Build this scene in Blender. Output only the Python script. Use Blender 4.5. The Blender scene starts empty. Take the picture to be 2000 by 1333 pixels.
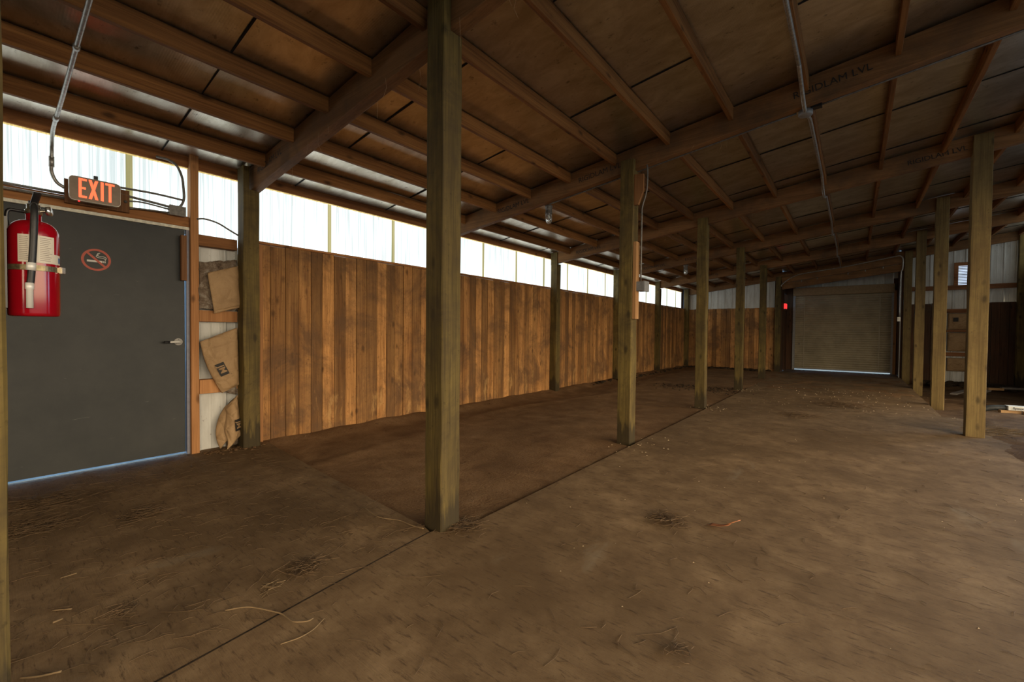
import bpy, math, random
import numpy as np
from mathutils import Vector, Matrix, noise as mnoise

random.seed(7)
C = bpy.context.scene.collection
SC = bpy.context.scene

# ------------------------------------------------------------------ camera, world, light, exposure
F_PX, YAW, PITCH, ROLL, EYE = 840.0, 0.673, -0.0196, 0.0091, 1.2
cam_d = bpy.data.cameras.new('camera'); cam = bpy.data.objects.new('camera', cam_d); C.objects.link(cam)
cam_d.sensor_width = 36.0; cam_d.lens = F_PX / 2000 * 36.0; cam_d.clip_start = 0.02; cam_d.clip_end = 200
_c, _s = math.cos(YAW), math.sin(YAW); _cp, _sp = math.cos(PITCH), math.sin(PITCH); _cr, _sr = math.cos(ROLL), math.sin(ROLL)
RIGHT = Vector((_c, _s, 0)); FWD = Vector((-_s, _c, 0)); UP = Vector((0, 0, 1))
f2 = FWD * _cp + UP * _sp; u2 = UP * _cp - FWD * _sp
r3 = RIGHT * _cr + u2 * _sr; u3 = u2 * _cr - RIGHT * _sr
M = Matrix((r3, u3, -f2)).transposed().to_4x4(); M.translation = (0, 0, EYE)
cam.matrix_world = M
SC.camera = cam

world = bpy.data.worlds.new('world'); SC.world = world; world.use_nodes = True
# sky: cool blue overhead and behind the left wall, warm and bright low down on the side of the open doorways
_wt = world.node_tree; bg = _wt.nodes['Background']; bg.inputs[1].default_value = 7.6
def _n(t, **k):
    x = _wt.nodes.new(t)
    for a_, v_ in k.items(): setattr(x, a_, v_)
    return x
_tc = _n('ShaderNodeTexCoord'); _sx = _n('ShaderNodeSeparateXYZ'); _rp = _n('ShaderNodeValToRGB')
_m1 = _n('ShaderNodeMath', operation='MULTIPLY_ADD'); _m1.inputs[1].default_value = -1.0
_wt.links.new(_tc.outputs['Generated'], _sx.inputs[0]); _wt.links.new(_sx.outputs['Z'], _m1.inputs[0]); _m2 = _n('ShaderNodeMath', operation='MULTIPLY_ADD'); _m2.inputs[1].default_value = -0.6
_wt.links.new(_sx.outputs['Y'], _m2.inputs[0]); _wt.links.new(_sx.outputs['X'], _m2.inputs[2]); _wt.links.new(_m2.outputs[0], _m1.inputs[2])
_wt.links.new(_m1.outputs[0], _rp.inputs[0]); _wt.links.new(_rp.outputs[0], bg.inputs[0])
_rp.color_ramp.elements[0].color = (0.26, 0.47, 0.72, 1); _rp.color_ramp.elements[0].position = 0.0
_rp.color_ramp.elements[1].color = (1.0, 0.80, 0.55, 1); _rp.color_ramp.elements[1].position = 0.4
# daylight comes in through two open doorways in the right wall and one added in the rear wall to brighten the near floor
def portal(name, loc, rot, sx, sy):
    d = bpy.data.lights.new(name, 'AREA'); d.shape = 'RECTANGLE'; d.size = sx; d.size_y = sy
    d.cycles.is_portal = True
    o = bpy.data.objects.new(name, d); C.objects.link(o); o.location = loc; o.rotation_euler = rot
portal('doorway_daylight', (3.36, 2.05, 1.4), (0, math.pi / 2, 0), 2.8, 8.9)
portal('bay_daylight', (3.36, 9.8, 1.1), (0, math.pi / 2, 0), 2.4, 3.0)
portal('added_rear_daylight', (0.2, -3.42, 1.2), (math.pi / 2, 0, 0), 2.2, 2.4)
PANEL_LIGHT = 3.3

SC.view_settings.view_transform = 'Standard'; SC.view_settings.look = 'None'
SC.view_settings.gamma = 1.0; SC.view_settings.exposure = 0.12; SC.view_settings.use_curve_mapping = False

# ------------------------------------------------------------------ pixel -> place helpers (2000 x 1333 frame)
def ray(u, v):
    return r3 * ((u - 1000) / F_PX) + u3 * (-(v - 666.5) / F_PX) + f2
def onX(u, v, X): R = ray(u, v); t = X / R.x; return Vector((X, R.y * t, EYE + R.z * t))
def onY(u, v, Y): R = ray(u, v); t = Y / R.y; return Vector((R.x * t, Y, EYE + R.z * t))
def onZ(u, v, Z): R = ray(u, v); t = (Z - EYE) / R.z; return Vector((R.x * t, R.y * t, Z))
def in_frame(p):
    q = Vector(p) - Vector((0, 0, EYE)); d = q.dot(f2)
    if d < 0.05: return False
    u = 1000 + F_PX * q.dot(r3) / d; v = 666.5 - F_PX * q.dot(u3) / d
    return -20 < u < 2020 and -20 < v < 1353

# ------------------------------------------------------------------ materials
class NT:
    def __init__(s, name):
        s.m = bpy.data.materials.new(name); s.m.use_nodes = True; s.t = s.m.node_tree
        s.b = s.t.nodes['Principled BSDF']; s.out = s.t.nodes['Material Output']
    def n(s, typ, **kw):
        x = s.t.nodes.new(typ)
        for k, v in kw.items():
            if k.startswith('i_'):
                key = k[2:]; key = int(key) if key.isdigit() else key.replace('_', ' ')
                x.inputs[key].default_value = v
            else: setattr(x, k, v)
        return x
    def l(s, a, b): s.t.links.new(a, b)
    def coords(s, scale, rnd=True, which='Object'):
        tc = s.n('ShaderNodeTexCoord'); mp = s.n('ShaderNodeMapping'); mp.inputs['Scale'].default_value = scale
        s.l(tc.outputs[which], mp.inputs['Vector'])
        if rnd:
            oi = s.n('ShaderNodeObjectInfo'); mu = s.n('ShaderNodeMath', operation='MULTIPLY'); mu.inputs[1].default_value = 57.0
            s.l(oi.outputs['Random'], mu.inputs[0]); s.l(mu.outputs[0], mp.inputs['Location'])
        return mp.outputs[0]
    def noise(s, vec, scale=1.0, detail=4.0, rough=0.55, dist=0.0):
        x = s.n('ShaderNodeTexNoise'); x.inputs['Scale'].default_value = scale; x.inputs['Detail'].default_value = detail
        x.inputs['Roughness'].default_value = rough; x.inputs['Distortion'].default_value = dist
        s.l(vec, x.inputs['Vector']); return x.outputs['Fac']
    def ramp(s, fac, stops, interp='LINEAR'):
        x = s.n('ShaderNodeValToRGB'); x.color_ramp.interpolation = interp
        e = x.color_ramp.elements
        while len(e) < len(stops): e.new(0.5)
        for el, (p, c) in zip(e, stops):
            el.position = p; el.color = (*c, 1) if len(c) == 3 else c
        s.l(fac, x.inputs[0]); return x.outputs[0]
    def mix(s, fac, a, b, typ='MIX'):
        x = s.n('ShaderNodeMix', data_type='RGBA', blend_type=typ)
        for sock, v in ((x.inputs[0], fac), (x.inputs[6], a), (x.inputs[7], b)):
            if hasattr(v, 'links'): s.l(v, sock)
            elif isinstance(v, (int, float)): sock.default_value = v
            else: sock.default_value = (*v, 1) if len(v) == 3 else v
        return x.outputs[2]
    def math(s, op, a, b=0.0):
        x = s.n('ShaderNodeMath', operation=op)
        for i, v in enumerate((a, b)):
            if hasattr(v, 'links'): s.l(v, x.inputs[i])
            else: x.inputs[i].default_value = v
        return x.outputs[0]
    def bump(s, h, strength=0.3, dist=0.01):
        x = s.n('ShaderNodeBump'); x.inputs['Strength'].default_value = strength; x.inputs['Distance'].default_value = dist
        s.l(h, x.inputs['Height']); s.l(x.outputs[0], s.b.inputs['Normal'])
    def base(s, c):
        if hasattr(c, 'links'): s.l(c, s.b.inputs['Base Color'])
        else: s.b.inputs['Base Color'].default_value = (*c, 1)
    def set(s, **kw):
        for k, v in kw.items(): s.b.inputs[k.replace('_', ' ')].default_value = v

BW = ((0, (0, 0, 0)), (1, (1, 1, 1)))

def wood(name, light, dark, axis, rough=0.75, island=False, damp=False, worn=False, knots=True, grime=None, value=(0.72, 1.25), stain=0.0, stain_col=(0.05, 0.035, 0.02)):
    w = NT(name)
    sc = [9.0, 9.0, 9.0]; sc[axis] = 0.55
    fine = [70.0, 70.0, 70.0]; fine[axis] = 1.6
    v = w.coords(sc); vf = w.coords(fine)
    n1 = w.noise(v, 1.0, 5, 0.6, 0.6); n2 = w.noise(vf, 1.0, 3, 0.6)
    g = w.math('ADD', w.math('MULTIPLY', n1, 0.6), w.math('MULTIPLY', n2, 0.4))
    col = w.ramp(g, ((0.38, dark), (0.60, light)))
    vs_ = [140.0, 140.0, 140.0]; vs_[axis] = 2.4
    col = w.mix(w.math('MULTIPLY', w.ramp(w.noise(w.coords(vs_), 1.0, 3, 0.6), ((0.56, (0, 0, 0)), (0.68, (1, 1, 1)))), 0.5), col, tuple(c * 0.6 for c in dark))
    if island:
        ge = w.n('ShaderNodeNewGeometry'); r = ge.outputs['Random Per Island']
    else:
        r = w.n('ShaderNodeObjectInfo').outputs['Random']
    mr = w.n('ShaderNodeMapRange'); w.l(r, mr.inputs[0]); mr.inputs[3].default_value = value[0]; mr.inputs[4].default_value = value[1]
    hs = w.n('ShaderNodeHueSaturation'); w.l(col, hs.inputs['Color']); w.l(mr.outputs[0], hs.inputs['Value']); col = hs.outputs[0]
    big = w.coords((1.6, 1.6, 1.6))
    if knots:
        ks = [7.0, 7.0, 7.0]; ks[axis] = 3.2
        kv = w.coords(ks)
        vo = w.n('ShaderNodeTexVoronoi'); vo.inputs['Scale'].default_value = 1.0; w.l(kv, vo.inputs['Vector'])
        wob = w.math('ADD', vo.outputs['Distance'], w.math('MULTIPLY', w.noise(kv, 3.0, 2), 0.16))
        kk = w.ramp(wob, ((0.15, (1, 1, 1)), (0.27, (0, 0, 0))))
        col = w.mix(w.math('MULTIPLY', kk, 0.75), col, tuple(c * 0.28 for c in dark))
    if stain:
        sn = w.noise(w.coords((1.1, 1.1, 1.1), rnd=False), 1.5, 7, 0.7, 0.5)
        col = w.mix(w.math('MULTIPLY', w.ramp(sn, ((0.44, (0, 0, 0)), (0.62, (1, 1, 1)))), stain), col, stain_col)
        sp = w.noise(w.coords((26, 26, 26), rnd=False), 1.0, 4, 0.7)
        col = w.mix(w.math('MULTIPLY', w.ramp(sp, ((0.61, (0, 0, 0)), (0.70, (1, 1, 1)))), 0.55), col, tuple(c * 0.45 for c in dark))
    if grime:
        gn = w.noise(big, 1.4, 5, 0.65)
        col = w.mix(w.ramp(gn, ((0.45, (0, 0, 0)), (0.7, (0.8, 0.8, 0.8)))), col, grime)
    if worn:     # raw pale wood where animals have rubbed and chewed low on the boards
        gw = w.n('ShaderNodeNewGeometry'); sw = w.n('ShaderNodeSeparateXYZ'); w.l(gw.outputs['Position'], sw.inputs[0])
        wn = w.noise(w.coords((1.0, 5.5, 1.6), rnd=False), 1.3, 6, 0.7, 0.3); band = w.n('ShaderNodeMapRange'); w.l(sw.outputs['Z'], band.inputs[0])
        band.inputs[1].default_value = 1.15; band.inputs[2].default_value = 0.35; band.inputs[3].default_value = 0.0; band.inputs[4].default_value = 0.16
        col = w.mix(w.math('MULTIPLY', w.ramp(w.math('ADD', wn, band.outputs[0]), ((0.72, (0, 0, 0)), (0.84, (1, 1, 1)))), 0.6), col, (0.56, 0.33, 0.12))
        sk = w.noise(w.coords((30, 48, 14), rnd=False), 1.0, 5, 0.75)
        col = w.mix(w.math('MULTIPLY', w.ramp(sk, ((0.58, (0, 0, 0)), (0.68, (1, 1, 1)))), 0.6), col, (0.07, 0.032, 0.012))
    if damp:     # dark damp stain wicking up from the ground, ragged edge
        ge2 = w.n('ShaderNodeNewGeometry'); sp2 = w.n('ShaderNodeSeparateXYZ'); w.l(ge2.outputs['Position'], sp2.inputs[0])
        rag = w.noise(w.coords((22, 22, 2.5)), 1.0, 4, 0.6)
        hgt = w.math('ADD', sp2.outputs['Z'], w.math('MULTIPLY', rag, -0.75))
        mr2 = w.n('ShaderNodeMapRange'); w.l(hgt, mr2.inputs[0]); mr2.inputs[1].default_value = -0.22; mr2.inputs[2].default_value = -0.10; mr2.inputs[3].default_value = 0.85; mr2.inputs[4].default_value = 0.0
        col = w.mix(mr2.outputs[0], col, (0.028, 0.02, 0.009))
    w.base(col); w.set(Roughness=rough)
    w.b.inputs['Specular IOR Level'].default_value = 0.3
    w.bump(g, 0.35, 0.006)
    return w.m

def plain(name, col, rough=0.5, metal=0.0, var=0.15, scale=20, bump=0.0, spec=0.5):
    w = NT(name); n = w.noise(w.coords((scale,) * 3), 1.0, 4, 0.6)
    w.base(w.ramp(n, ((0.3, tuple(c * (1 - var) for c in col)), (0.7, tuple(min(1, c * (1 + var)) for c in col)))))
    w.set(Roughness=rough, Metallic=metal); w.b.inputs['Specular IOR Level'].default_value = spec
    if bump: w.bump(n, bump, 0.004)
    return w.m

def emit(name, col, st, var=None):
    w = NT(name); w.base((0.02, 0.02, 0.02))
    w.b.inputs['Emission Color'].default_value = (*col, 1); w.b.inputs['Emission Strength'].default_value = st
    return w.m

FIR_L, FIR_D = (0.30, 0.135, 0.038), (0.13, 0.05, 0.012)
M_purlin = wood('fir_purlin', FIR_L, FIR_D, 1, value=(0.8, 1.25))
M_rafter = wood('laminated_beam', (0.28, 0.14, 0.052), (0.17, 0.08, 0.027), 0, knots=False, grime=(0.10, 0.06, 0.03), value=(0.9, 1.1))
M_girt = wood('fir_girt', (0.36, 0.16, 0.055), (0.20, 0.08, 0.025), 1)
M_girtx = wood('fir_girt_cross', (0.30, 0.13, 0.05), (0.16, 0.06, 0.02), 0)
M_stud = wood('fir_stud', (0.45, 0.22, 0.085), (0.30, 0.13, 0.045), 2)
M_post = wood('treated_post', (0.185, 0.132, 0.036), (0.072, 0.050, 0.013), 2, damp=True, stain=0.7, stain_col=(0.045, 0.03, 0.015), value=(0.85, 1.15))
M_postr = wood('treated_post_pale', (0.22, 0.155, 0.055), (0.12, 0.082, 0.027), 2, stain=0.45, stain_col=(0.09, 0.05, 0.022), value=(0.9, 1.1))
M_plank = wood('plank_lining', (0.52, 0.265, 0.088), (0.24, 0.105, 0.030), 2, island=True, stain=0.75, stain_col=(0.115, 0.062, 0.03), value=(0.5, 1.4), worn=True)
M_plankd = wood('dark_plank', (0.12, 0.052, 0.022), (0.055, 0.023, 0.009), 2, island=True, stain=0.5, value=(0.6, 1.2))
M_block = wood('pale_block', (0.50, 0.28, 0.12), (0.34, 0.17, 0.06), 2, knots=False)
M_brownblock = wood('brown_block', (0.30, 0.14, 0.06), (0.18, 0.08, 0.03), 2, knots=False)
M_lumber = wood('offcut', (0.45, 0.28, 0.13), (0.30, 0.17, 0.07), 0, knots=False)
M_grey_lumber = wood('weathered_board', (0.28, 0.25, 0.22), (0.12, 0.10, 0.085), 0, knots=False)

def concrete():
    w = NT('dusty_concrete')
    p = w.coords((1, 1, 1), rnd=False)
    big = w.noise(p, 0.9, 6, 0.62, 0.3); mid = w.noise(p, 5.0, 6, 0.68, 0.2)
    st = w.coords((9, 46, 9), rnd=False); chips = w.noise(st, 1.0, 6, 0.72)
    fine = w.noise(p, 85.0, 3, 0.7)
    base = w.ramp(mid, ((0.33, (0.145, 0.089, 0.043)), (0.5, (0.215, 0.137, 0.069)), (0.68, (0.285, 0.188, 0.098))))
    col = w.mix(w.ramp(big, ((0.38, (0.75, 0.75, 0.75)), (0.62, (0, 0, 0)))), base, (0.11, 0.066, 0.029))
    col = w.mix(w.math('MULTIPLY', w.ramp(chips, ((0.55, (0, 0, 0)), (0.66, (1, 1, 1)))), 0.75), col, (0.06, 0.034, 0.016))
    col = w.mix(w.math('MULTIPLY', w.ramp(fine, ((0.60, (0, 0, 0)), (0.75, (1, 1, 1)))), 0.5), col, (0.075, 0.043, 0.02))
    pale = w.noise(w.coords((2.2, 0.8, 1), rnd=False), 1.0, 5, 0.6, 0.5)
    col = w.mix(w.math('MULTIPLY', w.ramp(pale, ((0.62, (0, 0, 0)), (0.74, (1, 1, 1)))), 0.55), col, (0.25, 0.20, 0.135))
    w.base(col); w.set(Roughness=0.85); w.b.inputs['Specular IOR Level'].default_value = 0.25
    wv = w.noise(w.coords((3, 150, 1), rnd=False), 1.0, 2, 0.5)
    h = w.math('ADD', w.math('MULTIPLY', chips, 0.8), w.math('ADD', w.math('MULTIPLY', fine, 0.35), w.math('MULTIPLY', wv, 0.45)))
    w.bump(h, 0.55, 0.006); return w.m
def dirt(name, a, b, c):
    w = NT(name); p = w.coords((1, 1, 1), rnd=False)
    n1 = w.noise(p, 3.0, 7, 0.68, 0.4); n2 = w.noise(p, 40, 4, 0.7); n3 = w.noise(p, 0.7, 4, 0.6)
    col = w.ramp(n1, ((0.3, a), (0.52, b), (0.72, c)))
    col = w.mix(w.math('MULTIPLY', w.ramp(n2, ((0.57, (0, 0, 0)), (0.72, (1, 1, 1)))), 0.6), col, tuple(x * 0.35 for x in a))
    col = w.mix(w.ramp(n3, ((0.4, (0.5, 0.5, 0.5)), (0.6, (0, 0, 0)))), col, tuple(x * 0.7 for x in a))
    w.base(col); w.set(Roughness=0.95); w.b.inputs['Specular IOR Level'].default_value = 0.15
    w.bump(w.math('ADD', n1, w.math('MULTIPLY', n2, 0.6)), 0.9, 0.025); return w.m
M_conc = concrete()
M_dirt = dirt('packed_dirt', (0.155, 0.085, 0.039), (0.235, 0.137, 0.066), (0.31, 0.19, 0.10))
M_dirtr = dirt('loose_dirt', (0.085, 0.045, 0.02), (0.17, 0.10, 0.05), (0.25, 0.16, 0.085))
M_muck = dirt('dark_muck', (0.02, 0.014, 0.009), (0.05, 0.034, 0.02), (0.10, 0.07, 0.045))

def insulation():
    w = NT('reflective_insulation_facing')
    p = w.coords((1, 1, 1), rnd=False)
    dirtn = w.noise(w.coords((1.5, 3, 1), rnd=False), 2.0, 6, 0.7, 0.5)
    spots = w.noise(w.coords((14, 18, 6), rnd=False), 1.0, 5, 0.72)
    col = w.ramp(dirtn, ((0.35, (0.50, 0.44, 0.33)), (0.65, (0.72, 0.67, 0.57))))
    col = w.mix(w.math('MULTIPLY', w.ramp(spots, ((0.60, (0, 0, 0)), (0.70, (1, 1, 1)))), 0.6), col, (0.09, 0.07, 0.05))
    w.base(col); w.set(Roughness=0.31, Metallic=0.94); w.b.inputs['Specular IOR Level'].default_value = 0.5
    ck = w.n('ShaderNodeTexWave', wave_type='BANDS', bands_direction='Y'); ck.inputs['Scale'].default_value = 22.0; ck.inputs['Distortion'].default_value = 0.4
    w.l(p, ck.inputs['Vector'])
    ck2 = w.n('ShaderNodeTexWave', wave_type='BANDS', bands_direction='X'); ck2.inputs['Scale'].default_value = 22.0; ck2.inputs['Distortion'].default_value = 0.4
    w.l(p, ck2.inputs['Vector'])
    wr = w.noise(w.coords((2.5, 9, 1), rnd=False), 1.0, 4, 0.6)
    h = w.math('ADD', w.math('ADD', ck.outputs['Fac'], ck2.outputs['Fac']), w.math('MULTIPLY', wr, 5.0))
    w.bump(h, 0.35, 0.0004); return w.m
M_insul = insulation()
M_seam = plain('dark_seam', (0.012, 0.01, 0.008), 0.9)

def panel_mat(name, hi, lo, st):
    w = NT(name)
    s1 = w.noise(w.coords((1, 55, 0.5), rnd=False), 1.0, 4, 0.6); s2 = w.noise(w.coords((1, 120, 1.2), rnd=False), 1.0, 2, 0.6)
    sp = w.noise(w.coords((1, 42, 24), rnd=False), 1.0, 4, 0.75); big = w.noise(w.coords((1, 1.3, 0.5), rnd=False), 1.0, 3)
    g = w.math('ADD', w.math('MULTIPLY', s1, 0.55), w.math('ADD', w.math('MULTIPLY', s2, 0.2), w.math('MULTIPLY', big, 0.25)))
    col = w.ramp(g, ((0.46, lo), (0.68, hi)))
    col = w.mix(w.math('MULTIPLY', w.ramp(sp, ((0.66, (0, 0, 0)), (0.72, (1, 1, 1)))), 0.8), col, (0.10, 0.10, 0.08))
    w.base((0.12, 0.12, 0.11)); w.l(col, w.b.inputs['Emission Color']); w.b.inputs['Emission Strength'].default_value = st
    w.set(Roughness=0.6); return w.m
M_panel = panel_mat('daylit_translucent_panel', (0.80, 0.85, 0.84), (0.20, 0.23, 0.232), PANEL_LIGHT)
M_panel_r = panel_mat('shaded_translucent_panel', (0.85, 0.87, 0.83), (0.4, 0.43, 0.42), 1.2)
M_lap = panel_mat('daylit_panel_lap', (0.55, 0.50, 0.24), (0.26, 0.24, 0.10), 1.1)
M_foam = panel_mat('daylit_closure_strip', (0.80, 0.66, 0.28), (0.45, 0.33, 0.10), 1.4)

def cladding():
    w = NT('white_painted_steel')
    d = w.noise(w.coords((6, 6, 1.2), rnd=False), 1.0, 5, 0.65); sp = w.noise(w.coords((22, 22, 14), rnd=False), 1.0, 4, 0.75)
    col = w.ramp(d, ((0.35, (0.50, 0.50, 0.46)), (0.6, (0.66, 0.67, 0.64))))
    col = w.mix(w.math('MULTIPLY', w.ramp(sp, ((0.64, (0, 0, 0)), (0.71, (1, 1, 1)))), 0.7), col, (0.12, 0.09, 0.06))
    w.base(col); w.set(Roughness=0.45); return w.m
M_clad = cladding()

def door_paint():
    w = NT('charcoal_door_paint')
    d = w.noise(w.coords((2, 2, 2), rnd=False), 1.2, 6, 0.65)
    col = w.ramp(d, ((0.35, (0.026, 0.029, 0.029)), (0.65, (0.041, 0.043, 0.041))))
    sc = w.noise(w.coords((1, 5, 34), rnd=False), 1.0, 3, 0.6, 1.5)
    col = w.mix(w.math('MULTIPLY', w.ramp(sc, ((0.71, (0, 0, 0)), (0.74, (1, 1, 1)))), 0.35), col, (0.22, 0.21, 0.19))
    w.base(col); w.set(Roughness=0.5); w.b.inputs['Specular IOR Level'].default_value = 0.35; return w.m
M_door = door_paint()
M_jamb = plain('grey_steel_frame', (0.20, 0.20, 0.24), 0.5, 0.2)
M_cream = plain('cream_weatherstrip', (0.72, 0.70, 0.58), 0.6, var=0.25, scale=30)
M_galv = plain('galvanized_conduit', (0.40, 0.39, 0.36), 0.42, 0.75, var=0.35, scale=40)
M_galvd = plain('dull_conduit', (0.17, 0.16, 0.145), 0.55, 0.5, var=0.3, scale=40)
M_box = plain('grey_box_steel', (0.25, 0.25, 0.25), 0.5, 0.3, var=0.15)
M_bronze = plain('bronze_sign_plate', (0.24, 0.18, 0.13), 0.45, 0.3, var=0.1)
M_alu = plain('aluminium_rim', (0.5, 0.47, 0.42), 0.35, 0.7)
M_exit = emit('lit_red_letters', (1.0, 0.085, 0.03), 2.6)
M_exit_far = emit('lit_red_sign', (1.0, 0.03, 0.03), 1.6)
M_red = plain('red_enamel', (0.27, 0.0015, 0.008), 0.12, var=0.05)
M_black = plain('black_rubber', (0.012, 0.012, 0.012), 0.45, var=0.2, scale=120, bump=0.2)
M_blackp = plain('black_plastic', (0.015, 0.015, 0.016), 0.3, var=0.1)
M_chrome = plain('plated_steel', (0.72, 0.69, 0.62), 0.2, 0.95, var=0.08)
M_lever = plain('satin_lever', (0.66, 0.65, 0.61), 0.35, 0.2, var=0.05)
M_label = plain('cream_label', (0.62, 0.57, 0.47), 0.5, var=0.05)
M_ink = plain('dark_ink', (0.02, 0.017, 0.014), 0.7)
M_greyink = plain('grey_print', (0.25, 0.21, 0.17), 0.7)
M_blueink = plain('blue_print', (0.03, 0.10, 0.25), 0.5)
M_sred = plain('sticker_red', (0.48, 0.075, 0.035), 0.5, var=0.06)
M_white = plain('white_print', (0.72, 0.70, 0.64), 0.5, var=0.06)
M_brass = plain('dull_brass', (0.22, 0.18, 0.10), 0.4, 0.7, var=0.5, scale=60)
M_kraft = None
def kraft():
    w = NT('kraft_paper'); n = w.noise(w.coords((5, 5, 5)), 1.0, 5, 0.65, 0.6); sp = w.noise(w.coords((40, 40, 40)), 1.0, 3, 0.75)
    col = w.ramp(n, ((0.3, (0.29, 0.18, 0.085)), (0.7, (0.43, 0.28, 0.14))))
    col = w.mix(w.math('MULTIPLY', w.ramp(sp, ((0.64, (0, 0, 0)), (0.72, (1, 1, 1)))), 0.6), col, (0.10, 0.06, 0.03))
    w.base(col); w.set(Roughness=0.75); cr = w.n('ShaderNodeTexVoronoi', feature='DISTANCE_TO_EDGE'); cr.inputs['Scale'].default_value = 9.0; w.l(w.coords((1, 1, 1)), cr.inputs['Vector'])
    w.bump(w.math('ADD', n, w.math('MINIMUM', w.math('MULTIPLY', cr.outputs['Distance'], 3.0), 0.5)), 0.9, 0.012); return w.m
M_kraft = kraft()
def wool():
    w = NT('dirty_glass_wool'); n = w.noise(w.coords((9, 9, 9)), 1.0, 6, 0.75, 0.5); f = w.noise(w.coords((90, 90, 90)), 1.0, 3, 0.8)
    w.base(w.ramp(n, ((0.36, (0.10, 0.065, 0.04)), (0.5, (0.27, 0.20, 0.14)), (0.66, (0.55, 0.49, 0.40)))))
    w.set(Roughness=1.0); w.bump(f, 1.0, 0.02); return w.m
M_wool = wool()
M_rollup = plain('beige_slat_paint', (0.36, 0.31, 0.21), 0.45, 0.0, var=0.18, scale=3)
M_tan = plain('tan_header_paint', (0.33, 0.235, 0.12), 0.6, var=0.15)
M_glass = NT('jar_glass'); M_glass.base((0.9, 0.92, 0.9)); M_glass.set(Roughness=0.05, Transmission_Weight=0.9, IOR=1.45); M_glass = M_glass.m
M_straw = plain('dry_straw', (0.19, 0.125, 0.06), 0.8, var=0.3, scale=15)
M_darkstraw = plain('dull_straw', (0.12, 0.072, 0.033), 0.85, var=0.35, scale=15)
M_chip = plain('pale_crumb', (0.36, 0.27, 0.16), 0.8, var=0.4, scale=10)
M_leaf = plain('rust_leaf', (0.30, 0.11, 0.04), 0.7, var=0.3)
M_web = plain('dusty_cobweb', (0.45, 0.30, 0.17), 0.9)
M_carton = plain('white_carton', (0.62, 0.62, 0.56), 0.6, var=0.1)
M_grime = plain('dull_wrap', (0.05, 0.055, 0.055), 0.4, var=0.5, scale=12)

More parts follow.
